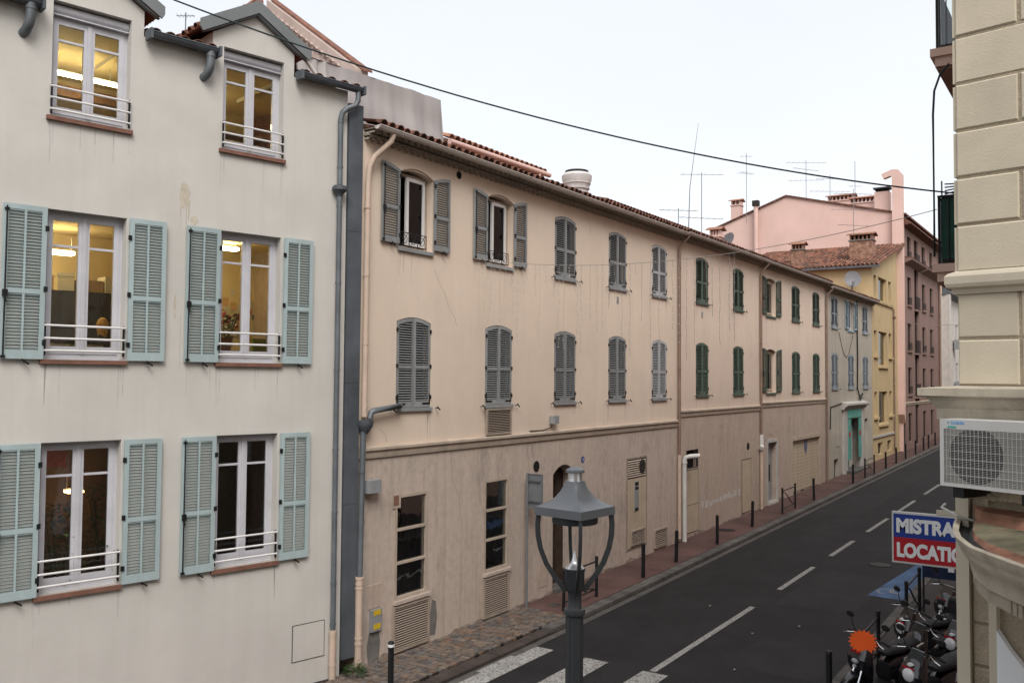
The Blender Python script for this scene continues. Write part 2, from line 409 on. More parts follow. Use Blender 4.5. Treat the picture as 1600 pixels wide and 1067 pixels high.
# ------------------------------------------------------------------ the ground
WALL_X, KERB_X, RKERB_X = -11.8, -10.15, -4.3
def gz(y):
    """the street climbs gently away from the crossing"""
    t = y - 17.0
    if t <= -3: return 0.0
    if t < 3: return .0155 * (t+3)**2 / 12
    return .0155 * t
YS = [-60, -20, -5, 5, 10, 12, 14, 15, 16, 17, 18, 19, 20, 22, 25, 30, 40, 55, 70, 90, 120, 170]
def strip(x0, x1, dz, ys=YS):
    mb = MB()
    for a, b in zip(ys, ys[1:]):
        mb.poly([(x0,a,gz(a)+dz), (x1,a,gz(a)+dz), (x1,b,gz(b)+dz), (x0,b,gz(b)+dz)])
    return mb
g = MB()
for a, b in zip(YS, YS[1:]):
    g.poly([(-400,a,gz(a)-.16), (400,a,gz(a)-.16), (400,b,gz(b)-.16), (-400,b,gz(b)-.16)])
g.poly([(-400,170,gz(170)-.16), (400,170,gz(170)-.16), (400,900,gz(170)-.16), (-400,900,gz(170)-.16)])
g.poly([(-400,-300,-.16), (400,-300,-.16), (400,-60,-.16), (-400,-60,-.16)])
g.build('ground', 'plain_pavement', kind='structure')
strip(KERB_X, RKERB_X, -.10).build('road', 'asphalt', kind='structure')
bed = strip(WALL_X-.3, KERB_X-.348, -.012).build('pavement_left', 'mortar', kind='structure')
def slab(name, m, parent, x0, x1, y0, y1, top=0.0, dep=.06, kind=None, bev=0.0):
    mb = MB()
    za, zb = gz(y0)+top, gz(y1)+top
    mb.add([(x0,y0,za-dep),(x1,y0,za-dep),(x1,y1,zb-dep),(x0,y1,zb-dep),(x0+bev,y0+bev,za),(x1-bev,y0+bev,za),(x1-bev,y1-bev,zb),(x0+bev,y1-bev,zb)],
           [(3,2,1,0),(4,5,6,7),(0,1,5,4),(1,2,6,5),(2,3,7,6),(3,0,4,7)])
    return mb.build(name, m, parent, kind=kind)
# red tarmac panels beyond the cobbles
y = 17.98
while y < 84:
    ln = 2.4 + random.random()*1.1
    slab('pavement_panel', 'red_pavement', bed, WALL_X-.02, KERB_X-.36, y+.006, y+ln-.006, 0.004)
    y += ln
for a, b in ((-30, 6), (6, 11.1)):
    slab('pavement_panel', 'red_pavement', bed, WALL_X-4.5 if a < 0 else WALL_X-.8, KERB_X-.36, a, b, 0.004)
# cobbles: the nearest and largest stones singly
stones = []
y = 11.15
row = 0
while y < 17.9:
    d = random.uniform(.125, .16)
    x = -11.78 + random.uniform(-.06, 0)
    while x < KERB_X-.40:
        w = random.uniform(.14, .23)
        if x+w > KERB_X-.34: w = KERB_X-.34-x
        if w > .06: stones.append((x, x+w, y, y+d))
        x += w
    y += d; row += 1
extra = MB()
for i, (x0, x1, y0, y1) in enumerate(stones):
    h = random.uniform(.006, .022); j = lambda: random.uniform(-.006, .006)
    mb = extra if y0 < 11.95 else MB()
    g_ = .010; b_ = .014; z = gz((y0+y1)/2)
    lo = [(x0+g_+j(),y0+g_+j()),(x1-g_+j(),y0+g_+j()),(x1-g_+j(),y1-g_+j()),(x0+g_+j(),y1-g_+j())]
    cx, cy_ = (x0+x1)/2, (y0+y1)/2
    hi = [(px+(cx-px)*.13, py+(cy_-py)*.15) for px, py in lo]
    mb.add([(px,py,z-.05) for px,py in lo]+[(px,py,z+h-.008) for px,py in lo]+[(px,py,z+h+random.uniform(-.003,.003)) for px,py in hi],
           [(0,1,5,4),(1,2,6,5),(2,3,7,6),(3,0,4,7),(4,5,9,8),(5,6,10,9),(6,7,11,10),(7,4,8,11),(8,9,10,11)])
    if mb is not extra: mb.build('cobblestone', 'cobble_%d' % random.choice((0,0,1,1,2,3,4,5)), bed)
if extra.v: extra.build('cobblestones', 'cobble_0', bed, kind='stuff')
# kerbs
kerb = strip(KERB_X-.36, KERB_X-.02, -.08).build('kerb_left', 'mortar', kind='structure')
y = 6.0
while y < 84:
    ln = random.uniform(.92, 1.06)
    lowered = y+ln < 17.2                       # dropped kerb at the crossing
    slab('kerb_stone', 'kerb_brown' if lowered else 'kerb_stone', kerb, KERB_X-.345, KERB_X-.03 if not lowered else KERB_X-.02, y+.005, y+ln-.005,
         (-.035 if lowered else .006)+random.uniform(-.004,.004), .2, bev=.012)
    y += ln
gut = strip(KERB_X-.02, KERB_X+.16, -.092, [8, 10, 12, 14, 15, 16, 17, 18, 20, 25, 30, 40, 55, 70, 84]).build('gutter_channel', 'kerb_stone', kind='structure')
rp_ = strip(RKERB_X, 6, 0.0, [-60,-20,-5,5,10,15,17,20,25,30,40,55,70,90,120]).build('pavement_right', 'plain_pavement', kind='structure')
rk = strip(RKERB_X-.02, RKERB_X+.02, -.09).build('kerb_right', 'mortar', kind='structure')
y = 2.0
while y < 60:
    slab('kerb_stone', 'kerb_stone', rk, RKERB_X-.03, RKERB_X+.2, y+.005, y+.99, .012+random.uniform(-.004,.004), .2, bev=.012)
    y += 1.0
# repairs in the road surface
def road_patch(m, pts, dz=-.0965):
    mb = MB(); mb.poly([(x+random.uniform(-.05,.05), y+random.uniform(-.08,.08), gz(y)+dz) for x, y in pts]); return mb.build('road_patch', m, kind='structure')
random.seed(21)
road_patch('asphalt_patch', [(-9.9,18.5),(-9.2,18.4),(-9.2,21),(-9.25,24),(-9.2,27.5),(-9.9,27.6),(-9.95,24),(-9.9,21)])
road_patch('asphalt_grey', [(-6.9,22),(-5.2,22.1),(-5.15,24),(-5.2,26.4),(-6.2,26.5),(-6.9,26.3),(-6.95,24)], -.0968)
road_patch('asphalt_patch', [(-8.9,30),(-7.9,30.1),(-7.9,33),(-8.0,36),(-8.9,36),(-8.95,33)])
road_patch('asphalt_grey', [(-9.9,36),(-8.2,36.2),(-8.2,44),(-8.3,52),(-9.9,52),(-9.95,44)], -.0968)
road_patch('asphalt_patch', [(-6.6,30),(-4.6,30),(-4.6,31.2),(-5.4,31.5),(-6.6,31.4)])
road_patch('asphalt_grey', [(-6.4,17.0),(-4.6,16.9),(-4.5,18.2),(-5.0,19.3),(-6.3,19.1)], -.0968)
for x0, y0, y1 in ((-8.72,16.2,30.0),(-5.9,19.5,47.0)):
    mb = MB(); y = y0; x = x0
    while y < y1:
        x2 = x+random.uniform(-.05,.05); yn = y+random.uniform(.5,1.1); mb.poly([(x,y,gz(y)-.0955),(x+.022,y,gz(y)-.0955),(x2+.022,yn,gz(yn)-.0955),(x2,yn,gz(yn)-.0955)]); x, y = x2, yn
    mb.build('tar_seam', 'asphalt_patch', kind='structure')
# markings
def mark(name, pts, dz=-.094, m='road_paint', label=None):
    mb = MB(); mb.poly([(x,y,gz(y)+dz) for x,y in pts])
    o = mb.build(name, m, kind='structure')
    return o
zx = -10.10
for i in range(5):
    mark('crossing_stripe', [(zx+i*1.29, 12.2), (zx+.52+i*1.29, 12.2), (zx+.52+i*1.29, 15.84-.05*i), (zx+i*1.29, 15.84-.05*i)])
for a, b in ((15.8,21.4),(23.4,26.55),(28.35,31.2),(33.15,36.45),(38.55,41.9),(44.1,48.2),(50.4,53.6),(56,59),(62,65)):
    mark('centre_line_dash', [(-7.42+.0085*(a-16),a), (-7.28+.0085*(a-16),a), (-7.28+.0085*(b-16),b), (-7.42+.0085*(b-16),b)])
mark('disabled_bay', [(-5.25,24.1),(-4.33,24.0),(-4.33,29.5),(-4.75,29.5)], m='bay_blue')
sy = MB()
ring = [(-4.95+.20*cos(2*pi*k/18), 24.75+.30*sin(2*pi*k/18)) for k in range(18)]
ring2 = [(-4.95+.15*cos(2*pi*k/18), 24.75+.24*sin(2*pi*k/18)) for k in range(18)]
for k in range(14):
    sy.poly([(x,y,gz(y)-.0905) for x,y in (ring[k], ring[k+1], ring2[k+1], ring2[k])])
sy.poly([(x,y,gz(y)-.0905) for x,y in ((-4.86,24.7),(-4.80,24.7),(-4.74,25.3),(-4.80,25.3))])
sy.poly([(x,y,gz(y)-.0895) for x,y in ((-4.82,24.66),(-4.55,24.62),(-4.55,24.70),(-4.82,24.74))])
sy.build('wheelchair_symbol', 'road_paint', kind='structure')

# ------------------------------------------------------------------ building helpers
def wall(mb, u0, u1, z0, z1, ops, arcs=10):
    us = sorted({u0, u1} | {o[k] for o in ops for k in (0, 1) if u0 < o[k] < u1})
    zs = sorted({z0, z1} | {o[k] for o in ops for k in (2, 3) if z0 < o[k] < z1})
    for a, b in zip(us, us[1:]):
        for c, d in zip(zs, zs[1:]):
            m, n = (a+b)/2, (c+d)/2
            if any(o[0] < m < o[1] and o[2] < n < o[3] for o in ops): continue
            mb.poly([(a,0,c),(b,0,c),(b,0,d),(a,0,d)])
    for o in ops: reveal(mb, *o[:6], arcs=arcs)
    return mb
def reveal(mb, a, b, c, d, rise=0.0, dep=.22, arcs=10, floor=True):
    sp = d - rise
    if floor: mb.poly([(a,0,c),(b,0,c),(b,dep,c),(a,dep,c)])
    mb.poly([(a,0,c),(a,dep,c),(a,dep,sp),(a,0,sp)])
    mb.poly([(b,0,c),(b,0,sp),(b,dep,sp),(b,dep,c)])
    if not rise:
        mb.poly([(a,0,d),(a,dep,d),(b,dep,d),(b,0,d)]); return
    P = [(a+(b-a)*i/arcs, sp+rise*(1-(2*i/arcs-1)**2)) for i in range(arcs+1)]
    for (x0, za), (x1, zb) in zip(P, P[1:]):
        mb.poly([(x0,0,za),(x0,dep,za),(x1,dep,zb),(x1,0,zb)])
        mb.poly([(x0,0,za),(x1,0,zb),(x1,0,d),(x0,0,d)])
def shell(mb, u0, u1, z0, z1, dep):
    """sides, back and lid so that no light leaks in"""
    mb.poly([(u0,0,z0),(u0,0,z1),(u0,dep,z1),(u0,dep,z0)])
    mb.poly([(u1,0,z0),(u1,dep,z0),(u1,dep,z1),(u1,0,z1)])
    mb.poly([(u0,dep,z0),(u0,dep,z1),(u1,dep,z1),(u1,dep,z0)])
    mb.poly([(u0,.001,z1),(u1,.001,z1),(u1,dep,z1),(u0,dep,z1)])
    return mb
LEAF = {}
def leaf(w, h, rise=0.0, apex=1, m='grey_shutter', mids=(.45,), nv=1, sw=.055, rb=.12, rt=.07, pitch=.048, t=.038, tilt=1):
    """one shutter leaf: meshes of its frame and its louvres. apex 1: the arch rises towards x=w, -1: towards x=0"""
    key = (round(w,3), round(h,3), rise, apex, m, mids, nv, pitch, tilt)
    if key in LEAF: return LEAF[key]
    def top(x):
        if not rise: return h
        q = x/w if apex > 0 else 1-x/w
        return h - rise + rise*(1-(1-q)**2)
    f = MB(); K = 6
    def stile(a, b): f.prism([(a,0),(b,0)]+[(b-(b-a)*i/3, top(b-(b-a)*i/3)) for i in range(4)], -t, 0)
    stile(0, sw); stile(w-sw, w)
    f.box(sw, w-sw, -t, 0, 0, rb)
    xs = [sw+(w-2*sw)*i/K for i in range(K+1)]
    f.prism([(x, top(x)-rt) for x in xs]+[(x, top(x)) for x in reversed(xs)], -t, 0)
    zr = []
    for q in mids:
        f.box(sw, w-sw, -t, 0, h*q-.035, h*q+.035); zr.append(h*q)
    bw = .03
    vx = [sw] + [sw+(w-2*sw)*i/nv for i in range(1, nv)] + [w-sw]
    for x in vx[1:-1]: f.prism([(x-bw/2, rb),(x+bw/2, rb),(x+bw/2, top(x)-rt),(x-bw/2, top(x)-rt)], -t+.002, -.002)
    s = MB()
    for a, b in zip(vx, vx[1:]):
        a2 = a + (bw/2 if a > sw else 0); b2 = b - (bw/2 if b < w-sw else 0)
        lim = [rb] + [z for z in zr] + [None]
        for i in range(len(lim)-1):
            lo = lim[i] + (.035 if i else 0)
            hi = (min(top(a2), top(b2))-rt) if lim[i+1] is None else lim[i+1]-.035
            n = max(1, int((hi-lo)/pitch)); st = (hi-lo)/n
            for k in range(n):
                z = lo + (k+.5)*st
                s.obox(((a2+b2)/2, -t*.5, z), ((b2-a2)/2,0,0), (0,-.015,-.0085*tilt), (0,-.0016,.0024*tilt))
            if lim[i+1] is None and rise:
                # the louvres under the curve
                z = hi
                while z < h-rt:
                    xa = [x for x in [a2+(b2-a2)*q/12 for q in range(13)] if top(x)-rt > z+.01]
                    if len(xa) > 1: s.obox(((xa[0]+xa[-1])/2, -t*.5, z+st/2), ((xa[-1]-xa[0])/2,0,0), (0,-.015,-.0085*tilt), (0,-.0016,.0024*tilt))
                    z += st
    LEAF[key] = (f.mesh('shutter', m), s.mesh('slats', m))
    return LEAF[key]
SH = {}
def shared(key, fn):
    if key not in SH: SH[key] = fn()
    return SH[key]
def hinge_mesh():
    return shared('hinge', lambda: MB().box(-.026,.026,-.018,.0,-.038,.038).mesh('hinge','black_iron'))
def strap_mesh():
    return shared('strap', lambda: MB().box(0,.24,-.008,0,-.018,.018).box(0,.03,-.008,0,-.018,.20).mesh('strap','black_iron'))
def stop_mesh():
    return shared('stop', lambda: MB().tube([(0,0,0),(0,-.09,0)],.010,6).obox((0,-.09,0.0),(.05,0,-.035),(0,.008,0),(.004,0,.012)).mesh('shutter_stop','black_iron'))
def bar_mesh(h):
    return shared(('bar', round(h,2)), lambda: MB().tube([(0,-.02,.02),(0,-.02,h-.04)],.011,6).obox((0,-.03,h*.42),(.035,0,.0),(0,.012,0),(0,0,.05)).tube([(0,-.03,h*.42),(.01,-.035,h*.42-.13)],.013,6)
                  .box(-.03,.03,-.03,-.0,.02,.05).box(-.03,.03,-.03,0,h-.10,h-.07).mesh('latch_bar','black_iron'))
def shutter(parent, x, z, w, h, rise, apex, m, hinge_side, mids=(.45,), nv=1, y=0.0, pitch=.048, rz=0.0, bar=False, straps=True, **kw):
    f, s = leaf(w, h, rise, apex, m, mids, nv, pitch=pitch, **kw)
    o = put(f, 'shutter', parent, (x, y, z), rz); o.rotation_euler = (random.uniform(-.006,.006), random.uniform(-.004,.004), rz)
    put(s, 'slats', o, kind='stuff')
    hx = .0 if hinge_side < 0 else w
    for q in (.11, .46, .86):
        put(hinge_mesh(), 'hinge', o, (hx, -.035, h*q))
    if straps:
        st = put(strap_mesh(), 'strap', o, (hx+(.012 if hinge_side < 0 else -.012), -.038, .07)); st.scale = (1 if hinge_side < 0 else -1, 1, 1)
    if bar: put(bar_mesh(h), 'latch_bar', o, (.04 if hinge_side > 0 else w-.04, -.036, 0))
    return o
def frame_ring(mb, a, b, c, d, w, y0, y1, wb=None):
    wb = wb or w
    mb.box(a, a+w, y0, y1, c, d); mb.box(b-w, b, y0, y1, c, d)
    mb.box(a+w, b-w, y0, y1, c, c+wb); mb.box(a+w, b-w, y0, y1, d-w, d)
    return mb
TILE = {}
def tile_mesh(m='roof_tile', r0=.10, r1=.078, ln=.48, n=7):
    key = (m, r0, ln)
    if key not in TILE:
        mb = MB(); th = .013
        for yy, r in ((0, r0), (ln, r1)):
            for rr in (r, r-th):
                for k in range(n):
                    w = pi*k/(n-1); mb.v.append((rr*cos(w), yy, rr*sin(w)*.92))
        for k in range(n-1):
            a, b, c, d = k, n+k, 2*n+k, 3*n+k
            mb.f += [(a,a+1,c+1,c), (b+1,b,d,d+1), (a+1,a,b,b+1), (c,c+1,d+1,d)]
        TILE[key] = mb.mesh('tile', m, True)
    return TILE[key]
def gutter_mb(u0, u1, yc, z, r=.075, n=9, lip=True):
    mb = MB(); th = .006
    P = [(yc - r*cos(pi*k/(n-1)), z - r*sin(pi*k/(n-1))) for k in range(n)]
    Q = [(yc - (r-th)*cos(pi*k/(n-1)), z - (r-th)*sin(pi*k/(n-1))) for k in range(n)]
    mb.xprism(P + list(reversed(Q)), u0, u1)
    mb.tube([(u0,yc-r,z),(u1,yc-r,z)], .012, 6)
    for u in (u0, u1):
        mb.xprism(P, u-.003, u+.003)
    x = u0+.5
    while x < u1:
        mb.xprism([(yc-(r+.006)*cos(pi*k/(n-1)), z-(r+.006)*sin(pi*k/(n-1))) for k in range(n)], x-.008, x+.008); x += 1.25
    return mb
def genoise(u0, u1, zt, rows=2, pitch=.20, outs=(.14, .28), m='soffit'):
    mb = MB()
    for r in range(rows):
        ze = zt - (rows-1-r)*.11; o = outs[r]
        mb.box(u0, u1, -o, .05, ze-.03, ze)
        n = int((u1-u0)/pitch)
        for i in range(n):
            x = u0+(i+.5)*(u1-u0)/n
            A = [(x+.085*cos(pi*k/6), ze-.10+.07*sin(pi*k/6)) for k in range(7)]
            B_ = [(x+.097*cos(pi*k/6), ze-.10+.082*sin(pi*k/6)) for k in range(7)]
            for k in range(6):
                p, q, s_, t_ = A[k], A[k+1], B_[k+1], B_[k]
                mb.add([(p[0],-o+.01,p[1]),(q[0],-o+.01,q[1]),(s_[0],-o+.01,s_[1]),(t_[0],-o+.01,t_[1]),(p[0],.03,p[1]),(q[0],.03,q[1])],
                       [(0,1,2,3),(1,0,4,5)])
    return mb
def eave(root, u0, u1, zg, tiles=True, gm='gutter_pale', dep=9.0, rise=1.5, pitch=.235, tm='roof_tile'):
    """cornice of tile ends, half-round gutter and the tiled roof edge of a row house"""
    genoise(u0+.02, u1-.02, zg+.02).build('cornice', 'soffit', root, kind='stuff')
    gutter_mb(u0, u1, -.37, zg+.03).build('gutter', gm, root, smooth=False)
    rf = MB().xprism([(-.30, zg+.025), (dep*.55, zg+rise), (dep, zg+.03)], u0, u1).build('roof', 'roof_sheet', root)
    n = int((u1-u0)/pitch)
    for i in range(n):
        x = u0+(i+.5)*(u1-u0)/n
        t = put(tile_mesh(tm), 'tile', rf, (x+random.uniform(-.01,.01), -.43+random.uniform(-.02,.02), zg+.06+random.uniform(-.006,.01)))
        t.rotation_euler = (radians(13), 0, radians(random.uniform(-2,2)))
    ch = MB()
    for i in range(n+1):
        x = u0+i*(u1-u0)/n
        for k in range(4):
            a0, a1 = pi+pi*k/4, pi+pi*(k+1)/4
            ch.poly([(x+.07*cos(a0),-.40,zg+.115+.05*sin(a0)),(x+.07*cos(a1),-.40,zg+.115+.05*sin(a1)),(x+.07*cos(a1),.1,zg+.23+.05*sin(a1)),(x+.07*cos(a0),.1,zg+.23+.05*sin(a0))])
    ch.build('channel_tiles', tm, rf, kind='stuff')
    return rf
def pipe_bands(mb, x, y, zs, r):
    for z in zs: mb.lathe([(r+.008,-.02),(r+.008,.02)], (x,y,z), 10)
    return mb
# ------------------------------------------------------------------ the white building
W0 = Vector((-11.86, 12.0, 0)); RW = radians(90-12.27)
def wloc(s, y, z):
    return (W0.x + s*cos(RW) - y*sin(RW), W0.y + s*sin(RW) + y*cos(RW), z)
wb = thing('white_building', 'cream white rendered building with pale blue louvred shutters and dormer windows', 'building', W0, RW)
COLS = ((-5.15, -4.01), (-2.47, -1.34))
R3, R2, R1 = (2.27, 4.48), (5.70, 7.92), (9.30, 11.05)
ops = [(a, b, c, d, 0, .27) for a, b in COLS for c, d in (R3, R2)] + [(a, b, R1[0], 10.85, 0, .20) for a, b in COLS]
mb = MB()
us = None
wall(mb, -9.5, 0, -.5, 10.85, [o for o in ops if o[3] != 10.85] + [(a, b, R1[0], 10.851, 0, 0) for a, b in COLS])
mb2 = MB()
for a, b in COLS:
    c = (a+b)/2
    e = .765
    for x0, x1 in ((c-e, a), (b, c+e)): mb.poly([(x0,0,10.85),(x1,0,10.85),(x1,0,11.05),(x0,0,11.05)])
    mb.poly([(c-e,0,11.05),(c+e,0,11.05),(c+e,0,11.25),(c-e,0,11.25)])
    mb.poly([(c-e,0,11.25),(c+e,0,11.25),(c,0,11.72)])
    for x in (c-e, c+e):
        mb.poly([(x,0,10.85),(x,2.2,10.85),(x,2.2,11.25),(x,0,11.25)])
    reveal(mb, a, b, R1[0], R1[1], 0, .27)
mb.poly([(-9.5,0,-.5),(-9.5,0,10.85),(-9.5,7,10.85),(-9.5,7,-.5)])
mb.poly([(0,0,-.5),(0,7,-.5),(0,7,10.85),(0,0,10.85)])
mb.poly([(-9.5,7,-.5),(-9.5,7,12.4),(0,7,12.4),(0,7,-.5)])
mb.build('wall', 'white_stucco', wb)
rf = MB().poly([(-9.6,.28,11.02),(.1,.28,11.02),(.1,7.1,12.2),(-9.6,7.1,12.2)])
for u0_, u1_ in ((-9.6,-5.345),(-3.815,-2.67),(-1.14,.1)): rf.poly([(u0_,-.12,10.955),(u1_,-.12,10.955),(u1_,.28,11.02),(u0_,.28,11.02)])
roof = rf.build('roof', 'roof_sheet', wb)
# dormer roofs: tiled slopes, grey fascia boards
for a, b in COLS:
    c = (a+b)/2
    dr = MB()
    for sg in (-1, 1):
        dr.add([(c,-.10,11.93),(c+sg*1.02,-.10,11.33),(c+sg*1.02,3.2,11.33),(c,3.2,11.93),
                (c,-.10,11.86),(c+sg*1.02,-.10,11.26),(c+sg*1.02,3.2,11.26),(c,3.2,11.86)],
               [(0,1,2,3),(7,6,5,4),(0,4,5,1),(1,5,6,2)])
    d = dr.build('dormer_roof', 'terracotta_flat', wb)
    fs = MB()
    for sg in (-1, 1):
        P = [(c, 11.97), (c, 11.75), (c+sg*1.00, 11.17), (c+sg*1.04, 11.24), (c+sg*1.04, 11.37)]
        fs.prism(P if sg < 0 else list(reversed(P)), -.135, -.10)
        fs.prism([(c,11.75),(c,11.72),(c+sg*.80,11.255),(c+sg*.98,11.17)] if sg < 0 else [(c+sg*.98,11.17),(c+sg*.80,11.255),(c,11.72),(c,11.75)], -.10, -.002)
    fs.build('fascia', 'fascia_grey', d)
    for sg in (-1, 1):
        for k in range(8):
            t = put(tile_mesh('roof_tile', .075, .06, .4), 'tile', d, (c+sg*(1.04), .05+k*.235, 11.265)); t.rotation_euler = (radians(30), 0, radians(90 if sg > 0 else -90))
    cap = MB()
    for k in range(7): cap.tube([(c,-.12+.45*k,11.965),(c,.36+.45*k,11.955)], [.085,.07], 8)
    cap.build('ridge_tiles', 'roof_tile_pale', d, kind='stuff')
# gutters between the dormers, with their spouts
for (u0, u1, spout) in ((-9.4, -5.34, -5.50), (-3.80, -2.64, -2.78), (-1.12, .22, .12)):
    gt = gutter_mb(u0, u1, -.17, 10.89, .085)
    gt.box(u0-.012, u0+.03, -.275, -.05, 10.77, 10.93); gt.box(u1-.03, u1+.012, -.275, -.05, 10.77, 10.93)
    gm_ = gt.build('gutter', 'zinc_dark', wb)
    sp = MB()
    if spout < 0:
        sp.tube([(spout,-.17,10.83),(spout,-.17,10.64),(spout-.01,-.155,10.55),(spout-.03,-.09,10.46),(spout-.05,.02,10.42)], .068, 12)
        sp.lathe([(.076,-.02),(.076,.03)], (spout,-.17,10.76), 10)
    else:
        sp.tube([(spout,-.17,10.83),(spout,-.17,10.66),(spout-.05,-.165,10.55),(spout-.22,-.14,10.47),(spout-.30,-.11,10.38),(spout-.33,-.10,10.24)], .052, 10)
    sp.build('spout', 'zinc', gm_, smooth=True)
    n = int((u1-u0)/.23)
    for i in range(n):
        t = put(tile_mesh('roof_tile'), 'tile', roof, (u0+(i+.5)*(u1-u0)/n, -.17, 10.885)); t.rotation_euler = (radians(11), 0, random.uniform(-.03,.03))
    MB().box(u0, u1, -.10, -.002, 10.86, 10.92).build('eave_board', 'fascia_grey', wb)
# downpipe with hopper
dp = MB().tube([(-.21,-.10,10.26),(-.21,-.10,9.02)], .048, 12).tube([(-.21,-.10,8.80),(-.21,-.10,.88)], .048, 12)
pipe_bands(dp, -.21, -.10, (10.2, 9.35, 8.62, 7.2, 5.6, 4.15, 3.0, 1.72, .98), .048)
dpo = dp.build('downpipe', 'zinc', wb, smooth=True)
MB().lathe([(.05,-.14),(.06,-.10),(.105,-.05),(.14,-.02),(.14,.03),(.12,.04),(.12,.06),(.05,.06)], (-.21,-.10,8.94), 14).build('hopper', 'zinc_dark', dpo, smooth=True)
pipe_bands(MB().tube([(-.21,-.10,.88),(-.21,-.10,-.2)], .062, 12), -.21, -.10, (.84,.80,.25), .062).build('foot_pipe', 'pipe_cream', dpo, smooth=True)
# zinc cover over the joint to the next house
jc = MB()
for z0, z1 in ((.28, 3.1), (3.105, 5.35), (5.355, 8.2), (8.205, 10.62)):
    jc.box(.015, .325, -.05, 3.0, z0, z1)
jc.build('joint_cover', 'zinc_dark', wb)
# inspection hatch low on the wall
MB().box(-.97, -.34, -.012, .0, .44, 1.06).build('hatch', 'white_stucco', wb)
random.seed(11)
def blot(cx, cz, rx, rz_, drips):
    mb = MB(); n = 26
    P = [(cx+rx*(.75+.35*random.random())*cos(2*pi*k/n), cz+rz_*(.75+.35*random.random())*sin(2*pi*k/n)) for k in range(n)]
    mb.prism(P, -.0022, -.0006)
    for x, z0, ln, w in drips: mb.prism([(x-w,z0),(x-w*.3,z0-ln),(x+w*.3,z0-ln*.97),(x+w,z0)], -.0018, -.0005)
    return mb.build('water_stain', 'stain_tan', wb)
blot(-3.10, 8.42, .10, .22, [(-3.16,8.35,.5,.015),(-3.06,8.3,.75,.012),(-3.02,8.35,.35,.02)])
blot(-2.93, 8.02, .07, .09, [(-2.95,8.0,.3,.012)])
blot(-3.22, 6.58, .025, .20, [(-3.12,6.45,.9,.008),(-3.0,5.7,.6,.006),(-2.6,5.6,.4,.006)])
hb = MB(); frame_ring(hb, -.985, -.325, .425, 1.075, .012, -.006, -.001); hb.build('hatch_gap', 'grille_dark', wb)
# water stains on the render
rs = MB(); random.seed(31)
for a, b in COLS:
    for z0 in (R3[0], R2[0], R1[0]):
        for k in range(7):
            x = random.choice((a-.06+random.uniform(0,.1), b+.03-random.uniform(0,.1), random.uniform(a,b))); ln = random.uniform(.12,.7); w = random.uniform(.004,.012)
            rs.prism([(x-w,z0-.066),(x-w*.4,z0-.07-ln),(x+w*.4,z0-.07-ln*.9),(x+w,z0-.066)], -.0016, -.0004)
rs.build('runoff_stains', 'runoff_grey', wb, kind='stuff')
def stain(pts, m, parent, y=-.003, name='stain'):
    mb = MB(); mb.prism(pts, y, y+.002); return mb.build(name, m, parent)

# windows and shutters
def wwindow(a, b, c, d, roller):
    f = MB(); top = d-.17 if roller else d-.002; Y = .075
    frame_ring(f, a, b, c+.0, top, .05, .10+Y, .17+Y, .09)
    w = f.build('window', 'window_paint', wb)
    mid = (a+b)/2
    zt = c + (top-c)*.77
    for x0, x1 in ((a+.052, mid-.004), (mid+.004, b-.052)):
        s = MB(); frame_ring(s, x0, x1, c+.092, top-.052, .075, .085+Y, .145+Y, .11)
        s.build('sash', 'window_paint', w)
        MB().box(x0+.075, x1-.075, .095+Y, .135+Y, zt-.018, zt+.018).build('glazing_bar', 'window_paint', w)
        for z0, z1 in ((c+.202, zt-.018), (zt+.018, top-.127)):
            MB().box(x0+.076, x1-.076, .112+Y, .118+Y, z0, z1).build('pane', 'pane_clear', w)
    MB().box(mid-.03, mid+.03, .066+Y, .086+Y, c+.092, top-.052).build('meeting_strip', 'window_paint', w)
    MB().box(a-.06, b+.04, -.06, .10, c-.065, c-.002).build('sill', 'terracotta_sill', w)
    if roller:
        MB().tube([(a+.01,.16,d-.085),(b-.01,.16,d-.085)], .075, 12).box(a+.005,b-.005,.09,.24,d-.185,d-.168).build('roller_blind', 'window_paint', w, smooth=True)
    r = MB()
    rl = (.13, .31, .50) if not roller else (.10, .27, .44)
    for z in rl: r.tube([(a-.02,-.045,c+z),(b+.0,-.045,c+z)], .017, 8)
    ro = r.build('railing', 'white_metal', w, smooth=True)
    k = MB()
    for x in (a+.0, b-.015):
        k.box(x-.012, x+.012, -.04, -.012, c+rl[0]-.07, c+rl[2]+.03)
        for z in rl: k.box(x-.01, x+.01, -.03, .03, c+z-.012, c+z+.012)
    k.build('bracket', 'black_iron', ro)
    return w
for a, b in COLS:
    for c, d in (R3, R2):
        wwindow(a, b, c, d, False)
        for sg in (-1, 1):
            x = a-.60 if sg < 0 else b+.035
            o = shutter(wb, x, c+.0, .575, d-c, 0, 1, 'blue_shutter', -sg, mids=(.44,), nv=2, y=-.035, pitch=.046, tilt=-1, bar=(sg < 0), straps=False, rt=.075, rb=.13, sw=.07)
            put(stop_mesh(), 'shutter_stop', o, (.33, .02, -.04))
        for x in (b+.56,):
            pass
    wwindow(a, b, R1[0], R1[1], True)

